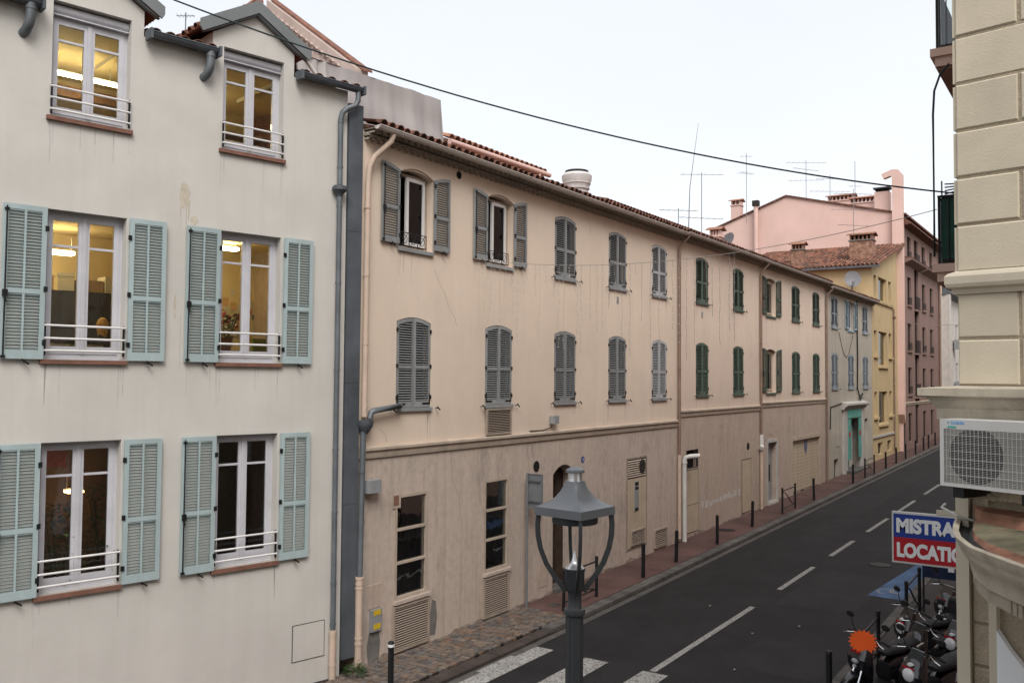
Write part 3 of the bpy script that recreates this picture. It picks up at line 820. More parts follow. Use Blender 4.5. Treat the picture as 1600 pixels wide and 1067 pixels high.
# rooms behind the windows
def room(x0, x1, y1, z0, z1, m, name='room'):
    mb = MB()
    mb.poly([(x0,.28,z0),(x1,.28,z0),(x1,y1,z0),(x0,y1,z0)])
    o1 = mb.build('room_floor', 'room_floor', wb)
    mb = MB()
    mb.poly([(x0,y1,z0),(x1,y1,z0),(x1,y1,z1),(x0,y1,z1)])
    mb.poly([(x0,.28,z0),(x0,y1,z0),(x0,y1,z1),(x0,.28,z1)])
    mb.poly([(x1,.28,z0),(x1,.28,z1),(x1,y1,z1),(x1,y1,z0)])
    mb.poly([(x0,.28,z1),(x0,y1,z1),(x1,y1,z1),(x1,.28,z1)])
    return mb.build(name, m, wb)
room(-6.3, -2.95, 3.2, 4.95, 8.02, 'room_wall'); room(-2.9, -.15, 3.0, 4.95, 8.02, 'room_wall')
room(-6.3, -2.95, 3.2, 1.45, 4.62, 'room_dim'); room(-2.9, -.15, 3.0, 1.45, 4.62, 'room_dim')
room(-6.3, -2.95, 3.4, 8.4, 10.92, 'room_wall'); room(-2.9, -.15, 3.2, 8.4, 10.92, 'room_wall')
def fixture(s, y, z, w, d, m, label, cat='lamp', drop=.25):
    t = thing('ceiling_light', label, cat, wloc(s, y, z), RW)
    MB().box(-w/2, w/2, -.02, .02, .0, .03).tube([(-w*.4,0,.03),(-w*.4,0,drop)],.006,5).tube([(w*.4,0,.03),(w*.4,0,drop)],.006,5).build('housing', 'white_metal', t)
    MB().box(-w/2+.02, w/2-.02, -d/2+.02, d/2-.02, -.05, -.001).build('diffuser', m, t)
    return t
fixture(-4.28, 2.35, 7.60, .5, .25, 'lamp_warm', 'lit office ceiling panel seen through the middle left window')
fixture(-1.45, 1.9, 7.93, .5, .22, 'lamp_warm', 'lit ceiling panel seen through the middle right window, beside the shutters')
fixture(-5.6, 1.2, 7.88, .9, .3, 'lamp_warm', 'added unseen fill light that brightens the middle left office')  # extra fill light, out of view, added to brighten the left office
fixture(-2.5, .8, 7.93, .5, .3, 'lamp_warm', 'added unseen fill light above the middle right window head')  # second added fill, hidden by the window head, lifts the right office
fixture(-4.3, 2.0, 10.62, 1.7, .12, 'lamp_bright', 'bright strip light under the ceiling of the upper left dormer room')
fixture(-2.35, 2.4, 10.6, .8, .25, 'lamp_bright', 'lit ceiling panel in the upper right dormer room')
fixture(-3.85, 2.6, 3.45, .3, .3, 'lamp_warm_low', 'dim warm lamp deep in the lower left room behind plants')
# a beam and shelf in the dormer room
tag(MB().box(-6.2, -3.0, -.12, .12, -.10, .10).build('ceiling_beam', 'desk_wood', None, wloc(0, 2.9, 10.55), RW), 'brown beam under the ceiling of the upper left dormer room', 'beam')
bs = thing('shelf_unit', 'dark shelf unit against the back wall of the upper right dormer room', 'shelf', wloc(-1.0, 2.9, 8.4), RW)
for z in (.02, .55, 1.05, 1.55, 1.95): MB().box(-.75, .75, -.18, .18, z, z+.03).build('shelf', 'desk_wood', bs)
for x in (-.77, .75): MB().box(x, x+.03, -.18, .18, 0, 2.0).build('side_panel', 'desk_wood', bs)
def bench(name, label, s, y, z, w, d, h, m):
    t = thing(name, label, 'table', wloc(s, y, z), RW)
    MB().box(-w/2, w/2, -d/2, d/2, h-.035, h).build('tabletop', m, t)
    for x in (-w/2+.05, w/2-.05):
        for yy in (-d/2+.05, d/2-.05): MB().box(x-.02, x+.02, yy-.02, yy+.02, 0, h-.036).build('leg', 'black_iron', t)
    return t
# office, left: dark cabinet with boxes on top, desk, person
cb = thing('cabinet', 'dark cabinet with boxes on top behind the middle left window', 'cabinet', wloc(-3.95, 2.45, 4.95), RW)
MB().box(-1.0, .98, -.22, .22, 0, 1.97).build('body', 'cabinet', cb)
for x in (-.98, -.32, .34): MB().box(x, x+.62, -.238, -.222, .04, 1.93).build('door', 'cabinet', cb)
for i, (s, w, h, rz, m, lb) in enumerate(((-4.55,.34,.24,.25,'cardboard','tilted cardboard box on the office cabinet, leftmost of the row'), (-4.12,.26,.30,-.3,'paper','pale box file on the office cabinet between cardboard boxes'),
        (-3.75,.40,.2,.05,'cardboard','wide low cardboard box on the office cabinet'), (-3.35,.36,.28,.1,'paper','pale box on the right end of the office cabinet'))):
    b_ = tag(MB().box(-w/2,w/2,-.15,.15,0,h).box(-w/2-.006,w/2+.006,-.156,.156,h-.05,h+.006).build('storage_box', m, None, wloc(s, 2.45, 6.93), RW+rz), lb, 'box')
bench('desk', 'desk with papers just inside the middle left window', -4.35, .85, 4.95, 1.4, .6, .95, 'desk_wood')
for i, (s, y, rz, c) in enumerate(((-4.75,.75,.2,'paper'), (-4.45,.8,-.1,'chair_green'), (-4.2,.9,.4,'paper'))):
    tag(MB().box(-.15,.15,-.11,.11,0,.05).build('paper_stack', c, None, wloc(s, y, 5.90+.004), RW+rz), ('stack of white paper at the left end of the office desk','yellow green folder in the middle of the office desk','stack of white paper at the right end of the office desk')[i], 'paper')
def seated_person():
    p = thing('person', 'seated person with blond hair and black clothing behind the middle left window', 'person', wloc(-3.72, 1.75, 4.95), RW+pi+.4)
    me = bpy.data.meshes.new('body')
    V = [(0,0,.55),(0,.02,.80),(0,.0,1.05),(0,-.01,1.18),(0,-.03,1.30),
         (-.19,0,1.06),(-.25,-.06,.82),(-.20,-.28,.72),(-.15,-.38,.74),(.19,0,1.06),(.25,-.06,.82),(.20,-.28,.72),(.15,-.38,.74),
         (-.10,-.02,.52),(-.12,-.42,.50),(-.12,-.44,.08),(-.12,-.56,.04),(.10,-.02,.52),(.12,-.42,.50),(.12,-.44,.08),(.12,-.56,.04)]
    E_ = [(0,1),(1,2),(2,3),(3,4),(2,5),(5,6),(6,7),(7,8),(2,9),(9,10),(10,11),(11,12),(0,13),(13,14),(14,15),(15,16),(0,17),(17,18),(18,19),(19,20)]
    R_ = [.16,.14,.15,.055,.10,.075,.055,.042,.035,.075,.055,.042,.035,.10,.075,.05,.04,.10,.075,.05,.04]
    me.from_pydata(V, E_, []); me.materials.append(M['cloth_black'])
    o = put(me, 'body', p)
    sk = o.modifiers.new('skin', 'SKIN')
    for i, r in enumerate(R_): me.skin_vertices[0].data[i].radius = (r, r)
    me.skin_vertices[0].data[0].use_root = True
    o.modifiers.new('sub', 'SUBSURF').levels = 1
    hd = MB().lathe([(.02,-.13),(.06,-.11),(.08,-.03),(.085,.04),(.06,.10),(.02,.125)], (0,-.04,1.36), 14); hd.obox((0,-.135,1.345),(.012,0,0),(0,.02,0),(0,0,.02))
    hd.build('head', 'skin', p, smooth=True)
    MB().lathe([(.05,-.30),(.075,-.16),(.098,-.02),(.10,.05),(.07,.115),(.02,.145)], (0,-.015,1.365), 14).build('hair', 'hair_blond', p, smooth=True)
    return p
seated_person()
ch = thing('office_chair', 'black office chair under the seated person', 'chair', wloc(-3.72, 1.75, 4.95), RW+pi+.4)
MB().box(-.24,.24,-.30,.2,.36,.42).build('seat', 'seat_black', ch); MB().box(-.22,.22,.17,.22,.5,.98).build('backrest', 'seat_black', ch)
MB().tube([(0,0,.05),(0,0,.36)],.03,8).build('post', 'black_iron', ch)
MB().box(-.28,.28,-.025,.025,.0,.05).box(-.025,.025,-.28,.28,.001,.049).build('base', 'black_iron', ch)
# office, right: pinned cards, flowers, green chair
bench('desk', 'desk with a flowering plant behind the middle right window', -1.55, 1.0, 4.95, 1.9, .6, .98, 'desk_wood')
n = 0
for i in range(14):
    y = random.uniform(2.2, 2.9); z = random.uniform(6.0, 7.1)
    s_ = random.uniform(.07,.13); h_ = random.uniform(.08,.15)
    tag(MB().box(-.004,.0,-s_,s_,-h_,h_).build('pinned_card', 'card_%d' % random.randrange(6) if random.random() < .7 else 'paper', None, wloc(-.157, y, z), RW),
        'small picture card pinned to the office wall behind the middle right window', 'card', 'cards pinned on the office wall')
for i in range(46):
    s = random.uniform(-1.15,-.22); z = random.uniform(6.0, 7.35 - 1.1*abs(s+.62))
    tag(MB().box(-random.uniform(.04,.08),random.uniform(.04,.08),-.004-.0004*i,-.0004*i,-random.uniform(.05,.1),random.uniform(.05,.1)).build('pinned_card', 'card_%d' % random.randrange(6) if random.random() < .6 else 'paper', None, wloc(s, 2.99, z), RW),
        'small picture card pinned to the office wall behind the middle right window', 'card', 'cards pinned on the office wall')
gc = thing('green_chair', 'lime green chair behind the middle right window', 'chair', wloc(-1.0, .9, 4.95), RW+.3)
MB().box(-.25,.25,.2,.26,.45,1.22).build('backrest', 'chair_green', gc); MB().box(-.25,.25,-.25,.26,.40,.45).build('seat', 'chair_green', gc)
for x in (-.22,.2):
    for y in (-.22,.2): MB().box(x,x+.03,y,y+.03,0,.40).build('leg', 'black_iron', gc)
def leafy(name, label, s, y, z, h, w, n, m='leaf', pot=True, flowers=0, up=.3):
    p = thing(name, label, 'plant', wloc(s, y, z), RW)
    lf = MB()
    for i in range(n):
        a = random.uniform(0, 2*pi); r = w*sqrt(random.random())*.9; zz = .2 + (h-.2)*random.random()
        r *= 1 - .35*abs(zz/h-.55)
        c = Vector((r*cos(a), r*sin(a), zz)); d = Vector((cos(a), sin(a), random.uniform(-.6,.6))).normalized()
        q = d.cross(Vector((0,0,1))).normalized()*random.uniform(.018,.035); L_ = random.uniform(.07,.14)
        lf.poly([c, c+d*L_*.5+q, c+d*L_, c+d*L_*.5-q])
    lf.build('foliage', m, p, kind='stuff')
    st = MB()
    for i in range(7):
        a = random.uniform(0, 2*pi); st.tube([(0,0,.15),(.3*w*cos(a),.3*w*sin(a),h*.5),(.7*w*cos(a),.7*w*sin(a),h*.92)],.008,5)
    st.build('stem', 'leaf_dark', p)
    if pot: MB().lathe([(.09,0),(.13,.2),(.14,.2),(.14,.22),(.12,.22)],(0,0,0),14).build('pot', 'terracotta_flat', p)
    if flowers:
        fl = MB()
        for i in range(flowers):
            a = random.uniform(0,2*pi); r = w*.9*random.random()
            fl.lathe([(.01,-.02),(.035,0),(.02,.03)],(r*cos(a),r*sin(a),h*random.uniform(.75,1.05)),6)
        fl.build('blossom', 'flower_pink', p, kind='stuff')
    return p
leafy('flowering_plant', 'pink flowering potted plant inside the middle right window', -1.98, .75, 5.93, .62, .30, 180, flowers=16)
for s, y, h, w, n, lb in ((-4.72, .50, 1.75, .34, 700, 'tall leafy houseplant behind the left sash of the lower left window'),
                    (-4.05, .55, 1.95, .36, 700, 'tall leafy houseplant behind the right sash of the lower left window')):
    leafy('houseplant', lb, s, y, 1.75, h, w, n)
tag(MB().box(-.28,.28,-.015,0,-.34,.34).build('framed_picture', 'card_4', None, wloc(-4.1, 3.18, 4.15), RW), 'framed picture on the back wall of the lower left room', 'picture')
tag(MB().box(-.2,.2,-.01,0,-.28,.28).build('poster', 'paper', None, wloc(-1.0, 2.98, 3.3), RW), 'pale poster on the back wall of the dark lower right room', 'poster')

# party wall with tiled coping rising behind the right-hand dormer
pw = thing('party_wall', 'pink party wall with tiled sloping coping behind the right dormer', 'wall', wloc(0, 0, 10.6), RW)
pts = [(1.22,.2),(5.1,.2),(5.1,3.86),(1.22,1.236)]
m_ = MB(); m_.xprism([(y,z) for y,z in pts], 1.0, 1.28); m_.build('masonry', 'pale_render_pink', pw)
cp = MB(); cp.xprism([(1.12,1.185),(5.2,3.945),(5.2,3.99),(1.12,1.23)], 1.1, 1.32); cpo = cp.build('coping', 'roof_tile', pw)
MB().tube([(-.90,.10,11.30),(-.58,.10,10.99)], .035, 8).build('white_brace', 'pipe_white', wb)
for k in range(17):
    y = 1.25+k*.22
    t = put(tile_mesh('pale_render_pink', .085, .08, .2), 'tile', cpo, (.92, y, .78+(y-.95)*.677)); t.rotation_euler = (0, 0, radians(-90))
# ------------------------------------------------------------------ the row of peach houses
R90 = radians(90)
def row_root(name, label, y0, x=WALL_X):
    return thing(name, label, 'house', (x, y0, 0), R90)
def grid_window(root, y0, a, b, c, d, rise, m, style, frame='window_paint', sillm=None):
    """a shuttered window; a,b measured along the street (world Y)"""
    u0, u1 = a-y0, b-y0
    w = (u1-u0)/2; h = d-c
    f = MB(); frame_ring(f, u0, u1, c, d-rise*.6, .06, .14, .19)
    win = f.build('window', frame, root)
    sm = sillm or m
    MB().box(u0-.02, u1+.02, -.055, .05, c-.075, c-.004).build('sill', sm, win)
    if style == 'closed':
        MB().box(u0+.06, u1-.06, .155, .165, c+.06, d-rise*.6-.06).build('pane', 'pane_dark', win)
        MB().poly([(u0,.215,c),(u1,.215,c),(u1,.215,d),(u0,.215,d)]).build('dark_backing', 'dark_void', win)
        gap = .006
        for sg in (-1, 1):
            x = u0+.012 if sg < 0 else u0+w+gap/2
            o = shutter(root, x, c+.006, w-.012-gap/2, h-.02, rise, 1 if sg < 0 else -1, m, sg, y=.028)
            put(stop_mesh(), 'shutter_stop', o, ((-.17 if sg < 0 else w+.17), -.03, -.04))
    else:
        # open: leaves folded back on the wall, one sash ajar, iron guard
        frame_ring(MB(), 0,1,0,1,.1,0,1)
        lw = style.get('lw', .53)
        for sg in (-1, 1):
            x = u0-lw-.02 if sg < 0 else u1+.02
            o = shutter(root, x, c+.05, lw, h-.03, rise, -sg*-1 if False else (-1 if sg < 0 else 1), m, -sg, y=-.03, bar=(sg < 0), straps=False, tilt=-1)
            put(stop_mesh(), 'shutter_stop', o, (lw*.6, .02, -.03))
        s = MB(); frame_ring(s, u0+w*.72, u1-.10, c+.08, d-rise-.02, .075, .12, .17)
        s.box(u0+.06, u0+.13, .10, .17, c+.06, d-rise*.6)
        s.build('sash', 'white_metal' if style.get('white') else frame, win)
        MB().box(u0+w*.72+.075, u1-.175, .142, .148, c+.155, d-rise-.095).build('pane', 'pane_dark', win)
        MB().poly([(u0-.1,.9,c-.1),(u1+.5,.9,c-.1),(u1+.5,.9,d+.1),(u0-.1,.9,d+.1)]).build('dark_backing', 'dark_void', win)
        if style.get('guard', True):
            gd = MB(); zb, zt = c+.04, c+.30
            for z in (zb, zt): gd.tube([(u0+.02,-.05,z),(u1-.25,-.05,z)], .010, 6)
            for i in range(4):
                x = u0+.02+(u1-u0-.27)*i/3; gd.tube([(x,-.05,zb-.03),(x,-.05,zt+.01)], .009, 6)
            for i in range(3):
                cx = u0+.02+(u1-u0-.27)*(i+.5)/3
                for q in range(10):
                    a0, a1 = 2*pi*q/10, 2*pi*(q+1)/10
                    gd.tube([(cx+.075*cos(a0),-.05,(zb+zt)/2+.085*sin(a0)),(cx+.075*cos(a1),-.05,(zb+zt)/2+.085*sin(a1))], .007, 5, False)
                gd.tube([(cx-.1,-.05,zb),(cx+.1,-.05,zt)], .006, 5)
            gd.build('guard_rail', 'black_iron', win)
    return win
def band(root, u0, u1, z):
    MB().xprism([(0,z-.20),(-.035,z-.20),(-.045,z-.14),(-.045,z-.08),(-.085,z-.05),(-.085,z),(0,z+.03)], u0, u1).build('string_course', 'cream_frame', root)
def vent_louvre(root, name, a, b, c, d, n, m='louvre_tan', y=-.015):
    mb = MB(); frame_ring(mb, a, b, c, d, .045, y-.012, .02)
    o = mb.build(name, m, root)
    for i in range(n):
        z = c+.05+(d-c-.1)*(i+.5)/n; st = (d-c-.1)/n
        put(shared(('lv', round(b-a,3), round(st,3), m), lambda: MB().obox((0,0,0),((b-a)/2-.046,0,0),(0,-.014,-st*.16),(0,-.003,.003)).mesh('louvre', m)), 'louvre', o, ((a+b)/2, y+.012, z))
    MB().poly([(a+.03,y+.030 if y+.030 < -.003 else -.003,c+.03),(b-.03,y+.030 if y+.030 < -.003 else -.003,c+.03),(b-.03,y+.030 if y+.030 < -.003 else -.003,d-.03),(a+.03,y+.030 if y+.030 < -.003 else -.003,d-.03)]).build('dark_backing', 'dark_void', o)
    return o

# ---- first house, grey shutters
Y0 = 12.36
h1 = row_root('peach_house', 'long peach house with ten grey shuttered windows next to the white building', Y0)
UP, LOW = (8.08, 9.69), (4.86, 6.69)
cols1 = [13.40, 16.43, 19.45, 22.41, 25.27]
ops = []
for a in cols1:
    for c, d in (UP, LOW): ops.append((a-Y0, a+1.075-Y0, c, d, .10, .22))
wm = MB(); wall(wm, 0, 27.2-Y0, 3.95, 10.25, ops)
wm.build('upper_wall', 'pink_stucco', h1)
gops = [(13.46-Y0, 14.40-Y0, 1.12, 3.10, 0, .14), (16.48-Y0, 17.38-Y0, 1.12, 3.12, 0, .14), (19.43-Y0, 20.52-Y0, -.5, 3.24, .22, .45)]
wm = MB(); wall(wm, 0, 27.2-Y0, -.5, 3.95, gops)
shell(wm, 0, 27.2-Y0, -.5, 10.2, 8)
wm.build('ground_floor_wall', 'base_stucco', h1)
band(h1, .0, 27.2-Y0, 4.12)
for i, a in enumerate(cols1):
    grid_window(h1, Y0, a, a+1.075, LOW[0], LOW[1], .10, 'pale_shutter' if i == 4 else 'grey_shutter', 'closed', sillm='grey_shutter')
    if i < 2: grid_window(h1, Y0, a, a+1.075, UP[0], UP[1], .10, 'grey_shutter', {'lw': .52, 'white': True}, frame='cream_frame', sillm='grey_shutter')
    else: grid_window(h1, Y0, a, a+1.075, UP[0], UP[1], .10, 'grey_shutter' if i < 4 else 'pale_shutter', 'closed', sillm='grey_shutter')
# arch mouldings over the two open windows
for a in cols1[:2]:
    mb = MB(); u0, u1 = a-Y0-.05, a+1.125-Y0; P = []
    for k in range(13):
        q = k/12; P.append((u0+(u1-u0)*q, UP[1]-.12+.16*(1-(2*q-1)**2)))
    for (x0,z0),(x1,z1) in zip(P, P[1:]): mb.prism([(x0,z0),(x1,z1),(x1,z1+.035),(x0,z0+.035)], -.03, 0)
    mb.build('arch_moulding', 'pink_stucco_two', h1)
eave(h1, -.0, 27.2-Y0, 10.20)
vent_louvre(h1, 'louvre_panel', 16.45-Y0, 17.45-Y0, 4.17, 4.77, 13, y=-.045)
# ground-floor windows: three panes each, cream frame, bars inside
def shopwin(root, a, b, c, d, notch=False):
    f = MB(); frame_ring(f, a-.04, b+.04, c-.06, d+.04, .065, -.012, .08)
    w = f.build('window', 'cream_frame', root)
    for i in (1, 2):
        z = c+(d-c)*i/3; MB().box(a+.026, b-.026, -.006, .06, z-.025, z+.025).build('glazing_bar', 'cream_frame', w)
    for i in range(3):
        z0 = c+(d-c)*i/3; MB().box(a+.027, b-.027, .035, .041, z0+.026, z0+(d-c)/3-.026).build('pane', 'pane_shop', w)
    MB().poly([(a-.05,.9,c-.1),(b+.4,.9,c-.1),(b+.4,.9,d+.1),(a-.05,.9,d+.1)]).build('back_partition', 'shop_interior', w)
    MB().box(a+.25, b+.1, .55, .85, c-.05, c+(d-c)*.58).build('cupboard', 'brown_door', w)
    br = MB()
    for k in range(6):
        x = a+.08+(b-a-.16)*k/5; br.tube([(x,.10,c),(x,.10,c+(d-c)*.66)], .009, 5)
    br.build('bar_grille', 'grille_dark', w)
    MB().box(a-.07, b+.09, -.075, -.001, c-.13, c-.062).build('sill', 'base_stucco', w)
    if notch:
        MB().box(a-.12, a+.11, -.02, -.013, d-.22, d+.045).build('vent_surround', 'cream_frame', w)
        MB().box(a-.10, a+.04, -.03, -.021, d-.15, d+.03).build('vent_hole', 'terracotta_sill', w)
    return w
shopwin(h1, 13.46-Y0, 14.40-Y0, 1.12, 3.10, True); shopwin(h1, 16.48-Y0, 17.38-Y0, 1.12, 3.12)
vent_louvre(h1, 'louvre_panel', 13.36-Y0, 14.48-Y0, .06, .96, 17, y=-.045); vent_louvre(h1, 'louvre_panel', 16.40-Y0, 17.42-Y0, .06, .96, 17, y=-.045)
# arched doorway
dw = MB()
for s in (0, 1):
    x0 = 19.43-Y0+s*.545; dw.box(x0+.01, x0+.535, .34, .38, .15, 2.99)
    for z0, z1 in ((.3,1.0),(1.15,2.8)): dw.box(x0+.10, x0+.445, .325, .34, z0, z1)
dw.box(19.43-Y0, 20.52-Y0, .36, .40, 2.9, 3.3)
dwo = dw.build('door', 'brown_door', h1)
MB().box(19.44-Y0, 20.51-Y0, -.12, .43, -.2, .14).build('door_step', 'kerb_stone', dwo)
MB().disc((19.98-Y0, 1.15), .03, .29, .33).build('handle', 'chrome', dwo)
def round_vent(root, x, z, r=.11):
    o = MB().disc((x, z), r+.015, -.012, .0).build('round_vent', 'grille_dark', root)
    MB().disc((x, z), r, -.014, -.0125).build('vent_void', 'dark_void', o)
round_vent(h1, 18.63-Y0, 3.30, .12); round_vent(h1, 15.38-Y0, 9.90, .07)
pl_ = MB().disc((20.95-Y0, 3.30), .085, -.012, -.001).build('house_number_plate', 'plate_blue', h1)
def text(body, size, m, parent, loc, rz=0.0, bold=.0, name='lettering', ext=.002, spacing=1.0, sx=1.0):
    cu = bpy.data.curves.new('lettering', 'FONT'); cu.body = body; cu.size = size; cu.extrude = ext; cu.offset = bold; cu.space_character = spacing
    o = bpy.data.objects.new('tmp', cu); COL.objects.link(o)
    dg = bpy.context.evaluated_depsgraph_get()
    me = bpy.data.meshes.new_from_object(o.evaluated_get(dg)); bpy.data.objects.remove(o)
    me.materials.clear(); me.materials.append(M[m])
    me.transform(Matrix.Scale(sx, 4, Vector((1,0,0))))
    me.transform(Matrix.Rotation(pi/2, 4, 'X'))
    return put(me, name, parent, loc, rz)
text('2', .11, 'letter_white', pl_, (20.92-Y0, -.016, 3.262))
# service hatch door with fan grille
hd = MB().box(23.60-Y0, 24.86-Y0, -.015, .01, .50, 2.50).build('service_door', 'wood_cream', h1)
hb = MB(); frame_ring(hb, 23.55-Y0, 24.91-Y0, .46, 3.14, .05, -.02, .0); hb.build('door_frame', 'damp_dirt', hd)
fan = MB()
for i in range(8): fan.obox((24.22-Y0, -.012, 2.58+i*.065), (.60,0,0), (0,.016,.016), (0,-.003,.003))
fo = fan.build('fan_panel', 'cream_frame', hd)
MB().box(23.6-Y0,24.85-Y0,-.001,.006,2.52,3.10).build('dark_backing','grille_dark',fo)
MB().disc((24.56-Y0, 2.85), .20, -.045, -.02).build('fan', 'grille_dark', fo)
sg_ = MB().box(24.06-Y0, 24.32-Y0, -.03, -.016, 1.55, 2.42).build('notice_plate', 'box_grey', hd)
for z0, z1 in ((2.30,2.40),(2.18,2.26),(1.56,1.64)): MB().box(24.08-Y0, 24.30-Y0, -.034, -.031, z0, z1).build('black_label', 'black_iron', sg_)
vent_louvre(h1, 'louvre_panel', 23.80-Y0, 24.72-Y0, .56, 1.0, 8, y=-.05)
vent_louvre(h1, 'louvre_panel', 25.42-Y0, 26.36-Y0, .24, .80, 8, y=-.045)
# meters, plates and repairs by the corner
mbx = MB().box(12.72-Y0, 13.02-Y0, -.06, .0, .62, 1.03).build('meter_box', 'box_grey', h1)
for z in (.92, .66): MB().box(12.78-Y0, 12.98-Y0, -.064, -.061, z, z+.10).build('warning_label', 'label_yellow', mbx)
MB().box(12.66-Y0, 13.03-Y0, -.012, -.001, 1.05, 1.50).build('cover_plate', 'base_stucco_two', h1)
MB().prism([(12.70-Y0,.02),(13.0-Y0,0.05),(13.03-Y0,.4),(12.98-Y0,.62),(12.72-Y0,.62),(12.66-Y0,.35)], -.006, -.001).build('cement_patch', 'patch_cement', h1)
MB().prism([(14.55-Y0,.14),(14.72-Y0,.12),(14.78-Y0,.45),(14.74-Y0,.80),(14.62-Y0,.86),(14.54-Y0,.55)], -.006, -.001).build('cement_patch', 'patch_cement', h1)
MB().box(18.75-Y0, 19.20-Y0, -.010, -.001, .30, .86).build('cover_plate', 'base_stucco_two', h1)
MB().box(12.46-Y0, 12.80-Y0, -.20, -.02, 3.28, 3.52).build('junction_box', 'box_grey', h1)
lt = MB().box(19.22-Y0, 19.45-Y0, -.16, -.02, 4.32, 4.52).build('floodlight', 'box_grey', h1)
MB().tube([(18.3-Y0,-.02,4.18),(18.9-Y0,-.02,4.17),(19.3-Y0,-.04,4.24)], .012, 5).build('cable', 'black_iron', lt)
# pipes at the left end
p1 = MB().tube([(.48,-.36,10.16),(.45,-.32,10.02),(.20,-.13,9.70),(.12,-.08,9.50),(.08,-.08,9.2),(.06,-.08,4.72)], .055, 12)
pipe_bands(p1, .07, -.08, (8.7, 7.4, 6.1, 4.9), .055)
p1o = p1.build('downpipe', 'pipe_cream', h1, smooth=True)
MB().lathe([(.055,-.22),(.07,-.20),(.10,-.16),(.15,-.07),(.16,-.03),(.16,.04),(.05,.04)], (.06,-.10,4.62), 14).build('hopper', 'zinc_dark', p1o, smooth=True)
pipe_bands(MB().tube([(.02,-.10,4.45),(-.02,-.10,1.75)], .055, 12), 0, -.10, (3.7, 2.75), .055).build('lower_pipe', 'zinc', p1o, smooth=True)
pipe_bands(MB().tube([(-.03,-.10,1.75),(-.03,-.10,.12)], .070, 12), -.03, -.10, (1.72,1.62,1.54,.62,.52,.2), .070).build('foot_pipe', 'pipe_cream', p1o, smooth=True)
MB().tube([(.17,-.12,4.68),(.20,-.13,4.80),(.26,-.14,4.83),(.98,-.14,4.90),(1.06,-.10,4.91)], .06, 12).build('branch_pipe', 'zinc', p1o, smooth=True)

# ---- second house, dark green shutters
Y1 = 27.2
h2 = row_root('peach_house', 'peach house with four green shuttered windows between two downpipes', Y1)
UPg, LOWg = (8.12, 9.69), (4.92, 6.73)
ops = [(a-Y1, a+1.11-Y1, c, d, .10, .22) for a in (28.80, 32.43) for c, d in (UPg, LOWg)]
wm = MB(); wall(wm, .0, 35.4-Y1, 4.20, 10.30, ops); wm.build('upper_wall', 'pink_stucco_two', h2)
gops = [(27.98-Y1, 29.05-Y1, 2.45, 3.08, 0, .2)]
wm = MB(); wall(wm, .0, 35.4-Y1, -.5, 4.20, gops); shell(wm, 0.001, 35.4-Y1-.001, -.5, 10.2, 8); wm.build('ground_floor_wall', 'base_stucco_two', h2)
band(h2, .08, 35.4-Y1, 4.42)
for a in (28.80, 32.43):
    for c, d in (UPg, LOWg): grid_window(h2, Y1, a, a+1.11, c, d, .10, 'green_shutter', 'closed')
eave(h2, 0, 35.4-Y1, 10.24)
bw = MB(); frame_ring(bw, 27.98-Y1, 29.05-Y1, 2.45, 3.08, .03, .02, .06)
bwo = bw.build('window', 'grille_dark', h2)
MB().poly([(27.98-Y1,.19,2.45),(29.05-Y1,.19,2.45),(29.05-Y1,.19,3.08),(27.98-Y1,.19,3.08)]).build('dark_backing', 'dark_void', bwo)
for k in range(7): MB().tube([(28.10-Y1+k*.14,.04,2.46),(28.10-Y1+k*.14,.04,3.07)], .012, 6).build('bar', 'black_iron', bwo)
def plank_door(root, a, b, c, d, m='wood_cream', seam=None):
    o = MB().box(a, b, -.014, .0, c, d).build('door', m, root)
    f = MB(); frame_ring(f, a-.03, b+.03, c-.03, d+.03, .03, -.008, -.001); f.build('door_frame', 'grille_dark', o)
    if seam: MB().box(a, b, -.0165, -.0145, seam-.008, seam+.008).build('seam', 'grille_dark', o)
    return o
plank_door(h2, 27.99-Y1, 28.98-Y1, .34, 2.40, seam=1.25)
plank_door(h2, 33.36-Y1, 34.42-Y1, .36, 2.36)
round_vent(h2, 34.05-Y1, 2.86, .13)
gp = MB()
random.seed(5)
x = 29.25
while x < 33.2:
    w = random.uniform(.12,.34); z0 = 1.02 + (x-29.2)*.016 + random.uniform(-.04,.04); h = random.uniform(.12,.26)
    n = 7; P = [(x-Y1+w*k/n, z0+random.uniform(-.03,.02)) for k in range(n+1)] + [(x-Y1+w*(n-k)/n, z0+h+random.uniform(-.06,.03)) for k in range(n+1)]
    gp.prism(P, -.004, -.001); x += w*random.uniform(.85,1.5)
gp.build('overpainted_scrawl', 'patch_pale', h2, kind='stuff')
def house_pipe(root, x, zt, zb, m, r=.05, yb=-.09, shoe=None):
    mb = MB().tube([(x+.02,-.38,zt),(x,-.34,zt-.12),(x-.12,-.16,zt-.34),(x-.14,yb,zt-.55),(x-.14,yb,zb)], r, 10)
    pipe_bands(mb, x-.14, yb, [zb+1.1*k for k in range(1, 9) if zb+1.1*k < zt-.7], r)
    o = mb.build('downpipe', m, root, smooth=True)
    if shoe: MB().tube([(x-.14,yb,shoe),(x-.14,yb,zb-.0)], r+.014, 10).build('foot_pipe', 'pipe_cream', o, smooth=True)
    return o
house_pipe(h2, .14, 10.24, .3, 'pipe_brown', shoe=3.0)
wp = MB().tube([(.30,-.14,gz(27.5)),(.30,-.14,2.80),(.32,-.18,2.90),(.40,-.30,2.94),(.56,-.56,2.96)], .075, 12)
wp.lathe([(.09,-.02),(.09,.05)], (.30,-.14,2.72), 12)
wp.build('flue_pipe', 'pipe_white', h2, smooth=True)

